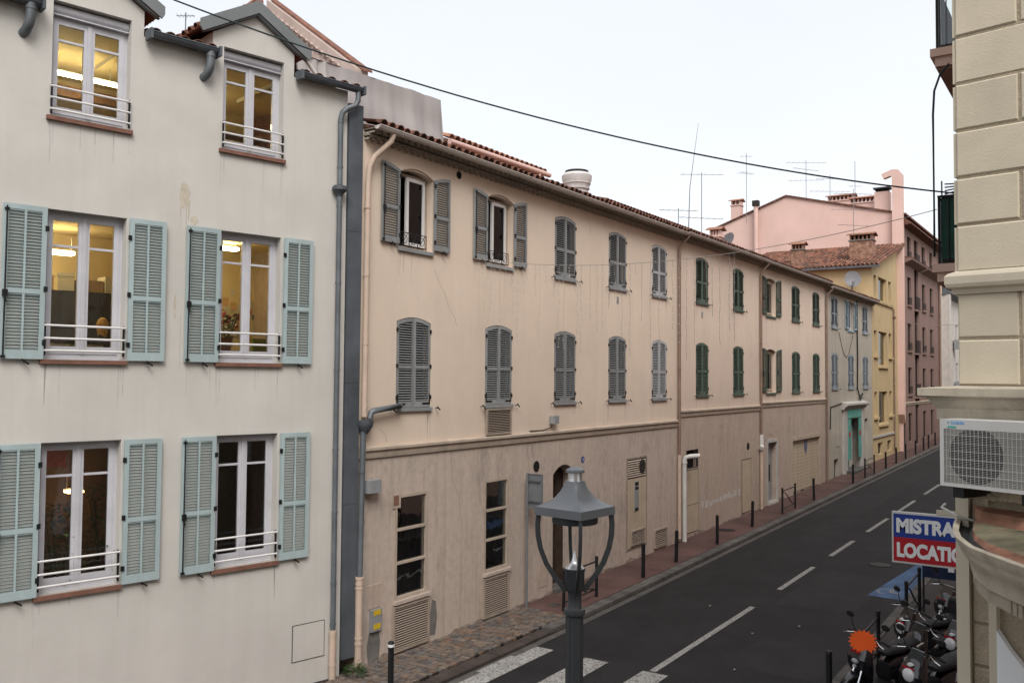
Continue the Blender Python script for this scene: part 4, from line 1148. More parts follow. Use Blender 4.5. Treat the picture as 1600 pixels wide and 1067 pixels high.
# ---- third house, green shutters, garage
Y2 = 35.4
h3 = row_root('peach_house', 'peach house with green shutters above a beige garage door', Y2)
ops = []
for a, w in ((36.25, 1.30), (39.85, 1.22), (43.2, 1.18)):
    for c, d in (UPg, LOWg): ops.append((a-Y2, a+w-Y2, c, d, .10, .22))
wm = MB(); wall(wm, .001, 45.4-Y2, 4.30, 10.28, ops); wm.build('upper_wall', 'pink_stucco_two', h3)
gops = [(36.42-Y2, 37.62-Y2, -.5, 2.86, 0, .3), (39.85-Y2, 44.28-Y2, -.5, 2.72, 0, .22)]
wm = MB(); wall(wm, .001, 45.4-Y2, -.5, 4.30, gops); shell(wm, .002, 45.4-Y2-.001, -.5, 10.2, 8); wm.build('ground_floor_wall', 'base_stucco_two', h3)
band(h3, .0, 45.4-Y2, 4.53)
for i, (a, w) in enumerate(((36.25, 1.30), (39.85, 1.22), (43.2, 1.18))):
    for c, d in (UPg, LOWg):
        grid_window(h3, Y2, a, a+w, c, d, .10, 'green_shutter', {'lw': .62, 'guard': False} if i == 0 else 'closed', frame='cream_frame' if i == 0 else 'window_paint')
eave(h3, 0, 45.4-Y2, 10.22)
house_pipe(h3, .14, 10.22, gz(35.4), 'pipe_brown', shoe=2.6)
MB().tube([(0,-.09,2.75),(0,-.09,3.25)], .085, 10).tube([(-.16,-.13,2.72),(-.02,-.12,2.78)], .09, 10).build('flue_pipe', 'pipe_white', h3, smooth=True)
en = MB(); frame_ring(en, 36.30-Y2, 37.74-Y2, gz(37), 2.98, .13, -.035, .02)
eno = en.build('entrance_door', 'portal_white', h3)
MB().box(36.44-Y2, 37.60-Y2, .20, .24, gz(37), 2.84).build('door_leaf', 'box_grey', eno)
MB().box(37.0-Y2, 37.35-Y2, .19, .199, 1.2, 1.9).build('mesh_panel', 'grille_dark', eno)
MB().box(36.42-Y2, 37.62-Y2, -.10, .3, gz(37)-.2, gz(37)+.08).build('door_step', 'portal_white', eno)
MB().box(37.85-Y2, 38.0-Y2, -.02, -.001, .45, 1.35).build('cover_plate', 'base_stucco', h3)
ga = MB(); frame_ring(ga, 39.72-Y2, 44.42-Y2, .1, 2.90, .16, -.03, .02)
gao = ga.build('garage_door', 'cream_frame', h3)
for k in range(15):
    z = gz(42)+.03+k*.151
    put(shared('garage_slat', lambda: MB().xprism([(.12,0),(.103,.008),(.10,.07),(.103,.138),(.12,.147)], 0, 44.24-39.89).mesh('slat', 'wood_cream')), 'slat', gao, (39.89-Y2, 0, z))
MB().prism([(42.05-Y2,2.66),(42.05-Y2,2.3),(42.28-Y2,2.0),(42.5-Y2,2.3),(42.5-Y2,2.66)], .08, .086).build('no_parking_sticker', 'card_2', gao)
MB().box(36.7-Y2, 36.95-Y2, -.02, -.001, 3.18, 3.38).build('house_number_plate', 'cream_frame', h3)

# ---- fourth house, grey-beige, teal doorway
Y3 = 45.4
h4 = row_root('grey_beige_house', 'weathered grey beige house with teal portal and slate blue shutters', Y3)
cols4 = [(46.62, 47.88), (50.02, 51.32), (53.46, 54.76)]
UPp, LOWp = (8.16, 9.74), (5.02, 6.84)
ops = [(a-Y3, b-Y3, c, d, .06, .2) for a, b in cols4 for c, d in (UPp, LOWp)]
ops += [(49.5-Y3, 52.5-Y3, -.4, 3.38, 0, .5), (53.86-Y3, 54.62-Y3, .5, 3.28, .12, .25), (47.0-Y3, 47.9-Y3, .35, 1.4, 0, .2)]
wm = MB(); wall(wm, .001, 55.9-Y3, -.5, 10.12, ops); shell(wm, .002, 55.9-Y3, -.5, 10.1, 8); wm.build('wall', 'grey_stucco', h4)
for i, (a, b) in enumerate(cols4):
    for j, (c, d) in enumerate((UPp, LOWp)):
        if i == 1 and j == 0: grid_window(h4, Y3, a, b, c, d, .06, 'sky_blue_shutter', {'lw': .62, 'guard': False})
        else: grid_window(h4, Y3, a, b, c, d, .06, 'slate_shutter', 'closed')
eave(h4, 0, 56.1-Y3, 10.08)
house_pipe(h4, .14, 10.08, gz(45.4), 'pipe_brown')
MB().poly([(46.9-Y3,.19,.3),(48.0-Y3,.19,.3),(48.0-Y3,.19,1.45),(46.9-Y3,.19,1.45)]).build('cellar_void', 'dark_void', h4)
po = MB(); u0, u1 = 48.75-Y3, 53.25-Y3
po.box(u0, 49.5-Y3, -.10, .02, .3, 3.9); po.box(52.5-Y3, u1, -.10, .02, .3, 3.9); po.box(49.5-Y3, 52.5-Y3, -.10, .02, 3.38, 3.9)
po.xprism([(0,3.9),(-.14,3.9),(-.20,4.02),(-.34,4.12),(-.34,4.22),(0,4.30)], u0-.2, u1+.3)
poo = po.build('portal', 'portal_white', h4)
for a, b, c, d in ((49.52,50.1,1.2,3.36),(51.9,52.48,1.2,3.36),(49.45,52.5,3.42,4.0-.12)):
    MB().box(a-Y3, b-Y3, -.13, -.101, c, d).build('teal_panel', 'teal_paint', poo)
for a in (49.75, 52.15): MB().disc((a-Y3, 2.55), .16, -.145, -.131).build('red_ornament', 'red_dot', poo)
MB().box(49.55-Y3, 51.0-Y3, .2, .24, .5, 3.37).build('door_leaf', 'glass_green', poo)
MB().box(51.0-Y3, 52.45-Y3, .3, .34, .5, 3.37).build('door_leaf', 'portal_white', poo)
MB().box(49.2-Y3, 52.8-Y3, -.5, .3, gz(51)-.2, gz(51)+.12).build('door_step', 'kerb_stone', poo)
MB().box(53.87-Y3, 54.61-Y3, .18, .22, .5, 3.2).build('side_door', 'box_grey', h4)
MB().box(47.4-Y3, 48.1-Y3, -.03, -.001, 2.05, 2.75).build('meter_cover', 'grey_stucco', h4)
MB().tube([(46.2-Y3,-.03,3.0),(46.3-Y3,-.03,4.1),(48.6-Y3,-.03,4.25)], .025, 6).build('wall_cable', 'black_iron', h4)
wc = MB().tube([(51.95-Y3,-.06,9.9),(51.95-Y3,-.06,8.0),(52.0-Y3,-.06,6.6),(51.9-Y3,-.06,5.0),(52.5-Y3,-.08,4.4)], .035, 6)
for k in range(8): wc.tube([(52.3-Y3+random.uniform(-.3,.3),-.1,4.4+random.uniform(-.1,.25)),(52.5-Y3+random.uniform(-.3,.5),-.16,4.45+random.uniform(-.1,.4))], .022, 5)
wc.build('wall_cable', 'black_iron', h4)
lp = MB()
P = [(48.1+3.0*k/12, 7.95-1.25*sin(pi*k/12)) for k in range(13)]
lp.tube([(a-Y3,-.02,z) for a, z in P], .012, 5); lp.build('loose_wire', 'grille_dark', h4)

# weathering with a shape of its own: runoff below sills, cracks, damp at the foot of the walls
def weather(root, y0, y1, sills, m='runoff_pink', foot=True, seed=1):
    random.seed(seed); mb = MB()
    for a, b, z in sills:
        for k in range(6):
            x = random.choice((a-.03+random.uniform(0,.12), b+.03-random.uniform(0,.12), random.uniform(a,b)))-y0; ln = random.uniform(.12,.75); w = random.uniform(.005,.016)
            mb.prism([(x-w,z-.08),(x-w*.4,z-.08-ln),(x+w*.4,z-.08-ln*.9),(x+w,z-.08)], -.0016, -.0004)
    mb.build('runoff_stains', m, root, kind='stuff')
    if foot:
        ft = MB(); x = y0+.15
        while x < y1-2.0:
            w = random.uniform(.35,1.1); g0 = gz(x)
            if random.random() < .8:
                n = 22; w *= 1.6; ph = random.uniform(0,6); h0 = random.uniform(.03,.09)
                top = [g0+.02+h0*(sin(pi*k/n)**.6)*(1+.35*sin(3.1*k/n*2+ph)+.2*sin(11*k/n*2+ph*2)) for k in range(n+1)]
                P = [(x-y0+w*k/n, g0-.03) for k in range(n+1)] + [(x-y0+w*k/n, top[k]) for k in range(n,-1,-1)]
                ft.prism(P, -.0030, -.0012)
            x += w*random.uniform(.7,1.3)
        ft.build('damp_stains', 'damp_dirt', root, kind='stuff')
weather(h1, Y0, 27.2, [(a, a+1.075, c) for a in cols1 for c in (UP[0], LOW[0])] + [(13.4,14.5,1.05),(16.4,17.4,1.05)], seed=2)
weather(h2, Y1, 35.4, [(a, a+1.11, c) for a in (28.8,32.43) for c in (UPg[0], LOWg[0])], seed=3)
weather(h3, Y2, 45.4, [(a, a+1.2, c) for a in (36.25,39.85,43.2) for c in (UPg[0], LOWg[0])], seed=4)
weather(h4, Y3, 55.9, [(a, b, c) for a, b in cols4 for c in (UPp[0], LOWp[0])], m='runoff_grey', seed=5)
ck = MB(); random.seed(9)
for pts in ([(14.55,7.75),(14.75,7.45),(14.95,7.25),(15.05,7.0),(15.3,6.75),(15.35,6.6)], [(12.9,4.5),(13.1,4.35),(13.15,4.2)], [(21.0,10.0),(21.3,9.7),(21.35,9.4)], [(18.2,3.8),(18.3,3.4),(18.25,2.9)], [(15.2,3.9),(15.25,3.3),(15.5,2.9),(15.55,2.4)]):
    for (a,z),(b,w) in zip(pts, pts[1:]): ck.prism([(a-Y0,z),(b-Y0,w),(b-Y0+.007,w),(a-Y0+.007,z)], -.0014, -.0003)
ck.build('wall_cracks', 'crack', h1, kind='stuff')
for y_, z_ in ((22.95, 7.75), (29.35, 7.72)): MB().box(y_-.05-(Y0 if y_ < 27 else Y1), y_+.05-(Y0 if y_ < 27 else Y1), -.02, -.001, z_-.10, z_+.08).build('vent_grating', 'box_grey', h1 if y_ < 27 else h2)
# ------------------------------------------------------------------ yellow house with tiled roof
Y5 = 56.0
h5 = row_root('yellow_house', 'yellow house with tiled roof and brick chimneys below the big salmon gable', Y5)
ops = []
for z0n, z0c, z1 in ((10.40,10.36,11.82), (6.95,6.34,8.46), (3.25,2.76,4.76)):
    ops += [(56.45-Y5,57.25-Y5,z0n,z1,0,.3), (57.75-Y5,60.2-Y5,z0c,z1,0,.3), (60.75-Y5,61.6-Y5,z0n,z1,0,.3)]
ops += [(57.3-Y5,58.7-Y5,.95,1.65,0,.3), (60.1-Y5,61.3-Y5,1.0,1.65,0,.3)]
wm = MB(); wall(wm, 0, 8.0, -.5, 12.30, ops)
wm.poly([(0,0,12.30),(8,0,12.30),(8,0,14.55)])
wm.poly([(0,0,-.5),(0,0,12.3),(0,9,12.3),(0,9,-.5)])
wm.build('wall', 'yellow_stucco', h5)
for o in ops:
    a, b, c, d = o[:4]
    f = MB(); frame_ring(f, a, b, c, d, .07, .18, .24); w = f.build('window', 'yellow_stucco' if c > 2 else 'grille_dark', h5)
    MB().box(a+.07, b-.07, .20, .21, c+.07, d-.07).build('pane', 'pane_dark', w)
    MB().poly([(a,.29,c),(b,.29,c),(b,.29,d),(a,.29,d)]).build('dark_backing', 'dark_void' if b-a < 2 else 'brown_door', w)
    if c > 2: MB().box(a-.12, b+.12, -.12, .05, c-.14, c-.005).build('sill', 'yellow_stucco', w)
MB().box(.3, 6.1, -.10, .0, 10.16, 10.255).build('string_course', 'yellow_stucco', h5)
MB().box(.0, 6.1, -.08, .0, 2.0, 2.12).build('base_course', 'portal_white', h5)
pp = MB().tube([(6.05,-.07,10.1),(6.05,-.07,.9)], .055, 8).lathe([(.06,-.1),(.12,0),(.12,.08)], (6.05,-.09,9.55), 10); pp.build('downpipe', 'pipe_brown', h5)
# roof: rises away from us to the gable; canal tiles
y5r = MB().add([(-.35,-.45,12.33),(-.35,9,12.33),(8,9,14.62),(8,-.45,14.62),(-.35,-.45,12.28),(-.35,9,12.28),(8,9,14.5),(8,-.45,14.5)],
               [(0,3,2,1),(4,5,6,7),(0,4,7,3),(1,2,6,5),(0,1,5,4)])
r5 = y5r.build('roof', 'roof_sheet', h5)
MB().box(-.46,-.36,-.5,9,12.18,12.29).build('gutter', 'zinc_dark', h5)
sl = (14.62-12.33)/8.35
tl = {}
for c in range(36):
    y = -.35+c*.26
    for k in range(20):
        u = -.42+k*.42
        if c < 13:
            continue
        mbk = tl.setdefault(random.randrange(4), MB()); z = 12.34+(u+.35)*sl; n = 5
        ring = [[(u+dx, y+r*cos(pi*q/n), z+dx*sl+.012+lift+r*sin(pi*q/n)) for q in range(n+1)] for dx, r, lift in ((0,.10,.03),(.46,.082,0))]
        base = len(mbk.v); mbk.v += ring[0]+ring[1]
        mbk.f += [(base+q, base+q+1, base+n+2+q, base+n+1+q) for q in range(n)] + [tuple(base+q for q in range(n+1))]
for i, mbk in tl.items(): mbk.build('tiles', ('roof_tile_pale','roof_tile','terracotta_flat','roof_tile_old')[i], r5, kind='stuff')
for c in range(13):
    for k in range(20):
        u = -.42+k*.42; y = -.35+c*.26
        t = put(tile_mesh(random.choice(('roof_tile_pale','roof_tile','terracotta_flat','roof_tile_old')), .10, .082, .46), 'tile', r5, (u, y, 12.37+(u+.35)*sl)); t.rotation_euler = (math.atan(sl)-.05, 0, radians(-90))
def chimney(root_name, label, loc, w, d, h, m, cap='roof_tile_pale', rz=0.0, slots=4, caph=.35):
    t = thing(root_name, label, 'chimney', loc, rz)
    MB().box(-w/2, w/2, -d/2, d/2, -1.2, h).build('stack', m, t)
    MB().box(-w/2-.06, w/2+.06, -d/2-.06, d/2+.06, h, h+.07).build('collar', 'patch_cement' if m == 'brick' else m, t)
    for i in range(slots+1):
        x = -w/2+.06+(w-.12)*i/slots
        MB().box(x-.045, x+.045, -d/2+.02, d/2-.02, h+.07, h+caph).build('pier', m, t)
    c = MB(); c.xprism([(-d/2-.14,h+caph),(0,h+caph+.16),(d/2+.14,h+caph),(d/2+.14,h+caph+.05),(0,h+caph+.21),(-d/2-.14,h+caph+.05)], -w/2-.14, w/2+.14)
    co = c.build('cap', cap, t)
    return t
chimney('brick_chimney', 'wide weathered brick chimney on the yellow house roof', (-12.85, 58.4, 13.0), 1.35, .95, 1.15, 'brick', slots=5)
chimney('brick_chimney', 'small brick chimney with tile cap left of the wide one', (-16.6, 57.6, 12.7), .75, .6, 1.05, 'brick', slots=3)

# ------------------------------------------------------------------ tall salmon and mauve building
Y6, X6 = 64.0, -11.55
h6 = row_root('tall_pink_building', 'tall building with salmon gable wall and mauve street front', Y6, X6)
rows6 = ((1.25,3.2),(4.5,6.35),(7.5,9.4),(10.65,12.6),(13.85,15.4))
cols6 = ((1.8,3.2),(7.5,8.9),(10.9,12.3))
ops = [(a,b,c,d,0,.3) for a,b in cols6 for c,d in rows6] + [(4.4,5.9,.9,15.5,0,.8), (.2,1.2,.6,3.6,0,.4)]
wm = MB(); wall(wm, 0, 15.4, -.5, 15.85, ops); wm.build('street_wall', 'mauve_stucco', h6)
wm = MB()
gx = lambda X: -(X-X6)
wm.poly([(0,0,-.5),(0,0,16.55),(0,gx(-12.1),16.75),(0,gx(-19.3),18.65),(0,gx(-24.6),16.75),(0,gx(-24.6),-.5)])
wm.poly([(15.4,0,-.5),(15.4,13,-.5),(15.4,13,16.7),(15.4,gx(-19.3),18.65),(15.4,0,16.5)])
wm.poly([(0,13.05,-.5),(0,13.05,16.7),(15.4,13.05,16.7),(15.4,13.05,-.5)])
wm.build('gable_wall', 'salmon_stucco', h6)
cp6 = MB()
for (ya,za),(yb,zb) in (((-.3,16.55),(gx(-19.3),18.65)), ((gx(-19.3),18.65),(13.3,16.68))):
    cp6.add([(-.12,ya,za),(-.12,yb,zb),(15.5,yb,zb),(15.5,ya,za),(-.12,ya,za+.12),(-.12,yb,zb+.12),(15.5,yb,zb+.12),(15.5,ya,za+.12)],
            [(0,1,2,3),(7,6,5,4),(0,4,5,1),(3,2,6,7),(0,3,7,4)])
cp6.build('roof', 'roof_tile', h6)
for a,b,c,d in [o[:4] for o in ops]:
    f = MB(); frame_ring(f, a, b, c, d, .07, .12, .2); w = f.build('window', 'grille_dark', h6)
    MB().box(a+.07, b-.07, .15, .16, c+.07, d-.07).build('pane', 'pane_dark', w)
    MB().poly([(a,.28 if b-a < 1.45 else .78,c),(b,.28 if b-a < 1.45 else .78,c),(b,.28 if b-a < 1.45 else .78,d),(a,.28 if b-a < 1.45 else .78,d)]).build('dark_backing', 'dark_void', w)
    if b-a < 1.45 and c > 3:
        MB().box(a-.1, b+.1, -.10, .0, c-.12, c-.005).build('sill', 'mauve_stucco', w)
        gr_ = MB()
        for z in (c+.1, c+.55): gr_.tube([(a,-.05,z),(b,-.05,z)], .02, 6)
        for k in range(7): x = a+(b-a)*k/6; gr_.tube([(x,-.05,c+.1),(x,-.05,c+.55)], .012, 5)
        gr_.build('guard_rail', 'black_iron', w)
for k, (a, z) in enumerate(((4.4,4.3),(4.4,7.4),(4.4,10.5),(4.4,13.6))):
    MB().box(4.3, 6.0, -.15, .75, z-.12, z).build('balcony_slab', 'mauve_stucco', h6)
    g_ = MB(); g_.tube([(4.3,-.12,z+.9),(6.0,-.12,z+.9)],.025,6)
    for q in range(8): g_.tube([(4.35+q*.23,-.12,z),(4.35+q*.23,-.12,z+.9)],.015,5)
    g_.build('guard_rail', 'black_iron', h6)
for u0, u1 in ((.4, 6.6), (6.9, 15.5)):
    MB().xprism([(0,13.35),(-.55,13.60),(-.55,13.70),(0,13.72)], u0, u1).build('canopy', 'mauve_stucco', h6)
    MB().xprism([(0,13.73),(-.58,13.71),(-.58,13.75),(0,13.85)], u0, u1).build('canopy_tiles', 'roof_tile', h6)
MB().xprism([(0,15.85),(-.6,15.95),(-.6,16.05),(0,16.5)], -.1, 15.5).build('eave', 'roof_tile', h6)
band(h6, .2, 15.4, 3.95)
MB().tube([(14.9,-.12,15.8),(14.9,-.12,.9)], .08, 8).build('downpipe', 'pipe_brown', h6)
# flue chase and chimneys on the gable
fc = MB().box(-.45,-.002,-.15,.52,3.2,18.75)
fc.add([(-.45,-.15,3.2),(-.002,-.15,3.2),(-.002,.52,3.2),(-.45,.52,3.2),(-.002,-.15,2.6),(-.002,.52,2.6)], [(0,1,4),(3,5,2),(0,4,5,3)])
fo = fc.build('flue_chase', 'salmon_stucco', h6)
hk = MB()
path = [(.18,18.75),(.18,19.15),(.32,19.42),(.62,19.52),(1.30,19.30)]
for (ya,za),(yb,zb) in zip(path, path[1:]):
    pass
hk.xprism([(-.15,18.74),(-.15,19.25),(.12,19.60),(.50,19.66),(1.20,19.40),(1.05,19.08),(.62,19.22),(.52,19.10),(.52,18.74)], -.44,-.01)
hk.build('flue_hood', 'salmon_stucco', fo)
def plain_chimney(label, loc, w, d, h, m='salmon_stucco'):
    t = thing('chimney', label, 'chimney', loc)
    MB().box(-w/2,w/2,-d/2,d/2,-1.0,h).build('stack', m, t)
    MB().box(-w/2+.08,w/2-.08,-d/2+.08,d/2-.08,h,h+.22).build('vent', 'dark_void', t)
    MB().box(-w/2-.08,w/2+.08,-d/2-.08,d/2+.08,h+.22,h+.30).build('cap', 'zinc_dark', t)
    return t
plain_chimney('square salmon chimney with dark cap beside the hooked flue', (-12.85, 64.6, 16.9), .95, .8, 1.45)
chimney('arcade_chimney', 'long salmon chimney with tiled arcade cap, right one on the gable roof', (-14.3, 66.0, 17.4), 2.0, .8, .55, 'salmon_stucco', slots=7)
chimney('arcade_chimney', 'long salmon chimney with tiled arcade cap, left one on the gable roof', (-16.3, 67.5, 17.8), 1.8, .8, .75, 'salmon_stucco', slots=6)
chimney('salmon_chimney', 'tapering salmon chimney on the left slope of the gable', (-23.4, 65.2, 17.2), .72, .7, 1.35, 'salmon_stucco', slots=2)
ft = thing('flue_pipe', 'slim salmon flue pipe standing before the gable wall', 'pipe', (-21.4, 63.6, 13.0))
MB().tube([(0,0,0),(0,0,5.1)], .16, 10).build('pipe', 'salmon_stucco', ft, smooth=True)
MB().box(-.22,.22,-.22,.22,5.1,5.5).build('cowl', 'grille_dark', ft)
chimney('salmon_chimney', 'small salmon chimney with tile cap and mesh dish beside it', (-16.6, 43.2, 11.6), .55, .5, 1.05, 'salmon_stucco', slots=3)

# ------------------------------------------------------------------ far end of the street, left side
h7 = row_root('pale_far_building', 'pale narrow building with outdoor units at the far end of the street', 79.45, -11.35)
ops = [(a, a+1.3, c, c+2.0, 0, .25) for a in (3.5, 7.5, 12.0) for c in (1.6, 5.0, 8.4)]
wm = MB(); wall(wm, 0, 17, -.5, 12.6, ops); shell(wm, 0, 17, -.5, 12.6, 10); wm.build('wall', 'pale_render', h7)
for o in ops:
    w = MB(); frame_ring(w, o[0], o[1], o[2], o[3], .08, .08, .16); w = w.build('window', 'white_metal', h7)
    MB().box(o[0]+.08,o[1]-.08,.11,.12,o[2]+.08,o[3]-.08).build('pane','pane_dark',w)
    MB().poly([(o[0],.24,o[2]),(o[1],.24,o[2]),(o[1],.24,o[3]),(o[0],.24,o[3])]).build('dark_backing','dark_void',w)
MB().xprism([(0,12.4),(-.6,12.6),(-.6,12.8),(0,13.2)], 0, 17).build('eave', 'zinc', h7)
MB().box(.1,1.3,-.5,0,1,14.6).build('flue_chase', 'gutter_pale', h7)
for a, z in ((5.6,8.2),(6.2,4.6),(9.6,4.6)): MB().box(a,a+1.0,-.6,-.1,z,z+.8).build('outdoor_unit','box_grey',h7)
h8 = row_root('ochre_far_building', 'ochre building closing the far end of the street', 96.6, -11.0)
ops = [(a, a+1.2, c, c+1.9, 0, .25) for a in (3, 8, 13, 18) for c in (1.6, 5.0, 8.4, 11.6)]
wm = MB(); wall(wm, 0, 40, -.5, 15.5, ops); shell(wm, 0, 40, -.5, 15.5, 12); wm.build('wall', 'ochre_render', h8)
for o in ops: MB().poly([(o[0],.2,o[2]),(o[1],.2,o[2]),(o[1],.2,o[3]),(o[0],.2,o[3])]).build('window','car_glass',h8)

# ------------------------------------------------------------------ things on the peach roofs
tp = thing('tarpaulin_screen', 'grey tarpaulin screen hung around a roof terrace above the peach eave', 'tarpaulin', (-12.55, 11.35, 10.4), R90)
mb = MB(); nx, nz = 60, 6
for k in range(nz+1):
    for i in range(nx+1):
        u = 4.3*i/nx; top = 1.13+.23*i/nx
        fold = .035*sin(u*3.1+.5)+.025*sin(u*7.3)+(.06*sin(u*24) if u < .8 else .02*sin(u*9)+.012*sin(u*19))
        x = u + (.16*(1-k/nz) if i == nx else 0)
        mb.v.append((u+.17*(1-k/nz)*u/4.3, fold*(.4+.6*(1-k/nz))+.02*sin(k*1.3+u), .12+(top-.12)*k/nz))
for k in range(nz):
    for i in range(nx): a = k*(nx+1)+i; mb.f.append((a,a+1,a+nx+2,a+nx+1))
mb.build('front_sheet', 'tarp', tp, smooth=True)
mb = MB(); mb.poly([(4.47,.0,.12),(4.47,2.2,.5),(4.3,2.2,1.4),(4.3,.0,1.36)]); mb.poly([(0,0,1.13),(4.3,0,1.36),(4.3,2.2,1.40),(0,2.2,1.15)])
mb.build('side_sheet', 'tarp', tp)
fr = MB()
for u in (.6, 2.4, 4.27): fr.tube([(u,.06,0),(u,.06,1.2)], .02, 6)
fr.build('pole', 'alu', tp)
hu = thing('roof_dormer', 'low tiled roof with a pink gutter standing on the peach roof', 'roof', (-13.2, 16.7, 10.6), R90)
MB().box(0,4.2,.15,2.0,0,.55).build('wall', 'salmon_stucco', hu)
hr = MB().xprism([(-.05,.60),(1.6,1.15),(1.6,1.05),(-.05,.52)], -.1, 4.35).build('roof', 'roof_sheet', hu)
for i in range(19):
    t = put(tile_mesh('roof_tile_pale'), 'tile', hr, (.02+i*.235, -.15, .62)); t.rotation_euler = (radians(18),0,random.uniform(-.04,.04))
MB().tube([(-.1,-.18,.50),(4.45,-.18,.56)], .07, 10).build('gutter', 'salmon_stucco', hu, smooth=True)
MB().tube([(3.9,-.18,.5),(3.9,-.18,.0)], .05, 8).build('downpipe', 'salmon_stucco', hu)
ur = thing('upper_tile_roof', 'second row of roof tiles rising behind the peach eave', 'roof', (-13.2, 24.6, 10.6), R90)
ub = MB().box(0, 11.5, .05, 2, 0, .40).build('wall', 'salmon_stucco', ur)
uh = MB().xprism([(-.05,.42),(2.4,1.1),(2.4,1.0),(-.05,.36)], 0, 11.5).build('roof', 'roof_sheet', ur)
for i in range(49):
    t = put(tile_mesh('roof_tile'), 'tile', uh, (.1+i*.235, -.15, .44)); t.rotation_euler = (radians(16),0,random.uniform(-.04,.04))
cw = thing('roof_ventilator', 'white round roof ventilator with dark mouth above the peach eave', 'ventilator', (-13.6, 23.7, 10.95))
MB().lathe([(.30,0),(.33,.2),(.40,.45),(.46,.62),(.47,.74),(.40,.82),(.30,.82)], (0,0,0), 20).build('drum', 'cowl_white', cw, smooth=True)
MB().lathe([(.33,.80),(.36,.83),(.36,.90),(.30,.91)], (0,0,0), 20).build('mouth', 'grille_dark', cw)
rb_ = MB()
for z in (.1,.22,.34,.5,.64): rb_.lathe([(.33+z*.18+.012,z-.012),(.33+z*.18+.012,z+.012)], (0,0,0), 20)
rb_.build('rib', 'cowl_white', cw, smooth=True)
def antenna(label, base, h, bars, rz=.6, whip=False):
    """bars: (height, length, elements, element length, turn)"""
    t = thing('roof_antenna', label, 'antenna', base)
    MB().tube([(0,0,-.5),(0,0,h)], .020, 6).build('mast', 'antenna', t)
    for z, ln, n, el, tu in bars:
        c, s = cos(tu), sin(tu); b = MB().tube([(-ln/2*c,-ln/2*s,z),(ln/2*c,ln/2*s,z)], .012, 5)
        for k in range(n):
            q = -ln/2+ln*(k+.5)/n; e = el*(1-.4*k/n)/2
            b.tube([(q*c-e*-s, q*s-e*c, z),(q*c+e*-s, q*s+e*c, z)], .007, 4)
        b.build('aerial', 'antenna', t)
    return t
IMG = (cos(radians(33.965)), sin(radians(33.965)))
tu0 = radians(33.965)
antenna('tall roof antenna left of the gable with two long bars', (-16.9, 42.0, 12.2), 3.6, [(3.5,2.2,6,.5,tu0),(1.3,2.4,7,.5,tu0+.2)])
antenna('slim mast with a small grid aerial near the salmon chimney', (-21.2, 61.0, 17.0), 4.4, [(3.0,1.3,5,.9,tu0+.5),(4.2,.9,3,.3,tu0)])
antenna('large three-bar antenna on the gable ridge', (-18.3, 65.5, 18.4), 3.1, [(2.9,3.0,8,.8,tu0),(2.4,2.4,6,.5,tu0+.4),(1.6,2.6,7,.6,tu0-.1)])
antenna('roof antenna with long low bars left of the arcade chimneys', (-16.6, 65.5, 17.6), 2.6, [(2.3,2.0,6,.5,tu0),(1.4,3.0,8,.6,tu0)])
antenna('plain thin mast above the arcade chimneys', (-14.9, 65.6, 18.0), 3.0, [(1.2,1.0,2,.4,tu0)])
antenna('antenna with three long bars fixed to the wide brick chimney', (-13.35, 58.3, 13.6), 3.9, [(3.6,2.6,8,.5,tu0+.1),(2.6,2.9,8,.5,tu0),(1.6,2.2,6,.4,tu0+.2)])
antenna('low antenna over the peach roof before the gable', (-16.2, 37.5, 12.0), 1.2, [(1.1,1.8,6,.5,tu0+.1)])
antenna('small comb antenna behind the white building dormers, upper one', (-22.6, 16.1, 15.3), .9, [(.8,.55,5,.3,tu0)])
antenna('small comb antenna behind the white building dormers, lower one', (-22.3, 16.3, 14.7), .85, [(.72,.65,6,.3,tu0)])
wt = MB().tube([(0,0,-.5),(.1,0,2.5),(.5,.1,5.6)], [.03,.02,.008], 5).build('whip_antenna', 'antenna', None, (-17.0, 40.5, 12.3)); tag(wt, 'very thin leaning whip antenna left of the gable', 'antenna')
def dish(label, loc, r, m='dish', tilt=-15, rz=0.0, mesh=False):
    t = thing('satellite_dish', label, 'dish', loc, rz)
    d = MB(); n = 24; R_ = [(r*k/5, -.18*r*(k/5)**2*1.6) for k in range(6)]
    for q, dy in R_:
        for k in range(n): d.v.append((q*cos(2*pi*k/n), dy, q*1.08*sin(2*pi*k/n)))
    for i in range(5):
        for k in range(n): d.f.append((i*n+k, i*n+(k+1)%n, (i+1)*n+(k+1)%n, (i+1)*n+k))
    o = d.build('reflector', m, t, smooth=True); o.rotation_euler = (radians(tilt),0,0)
    MB().tube([(0,.05,-.1),(0,.18,-.5*r),(0,.18,-1.5*r)], .04, 6).build('mount', 'antenna', t)
    MB().tube([(0,-.05,-r*.9),(0,-r*.9,-r*.45)], .025, 5).box(-.09,.09,-r*.9-.12,-r*.9+.05,-r*.45-.07,-r*.45+.07).build('receiver_arm', 'antenna', t)
    return t
dish('round grey satellite dish standing before the yellow side wall', (-12.75, 55.3, 11.45), .47, rz=.35)
dish('tilted mesh satellite dish fixed to the small salmon chimney', (-16.15, 43.6, 12.35), .55, m='antenna', tilt=-30, rz=-.5)

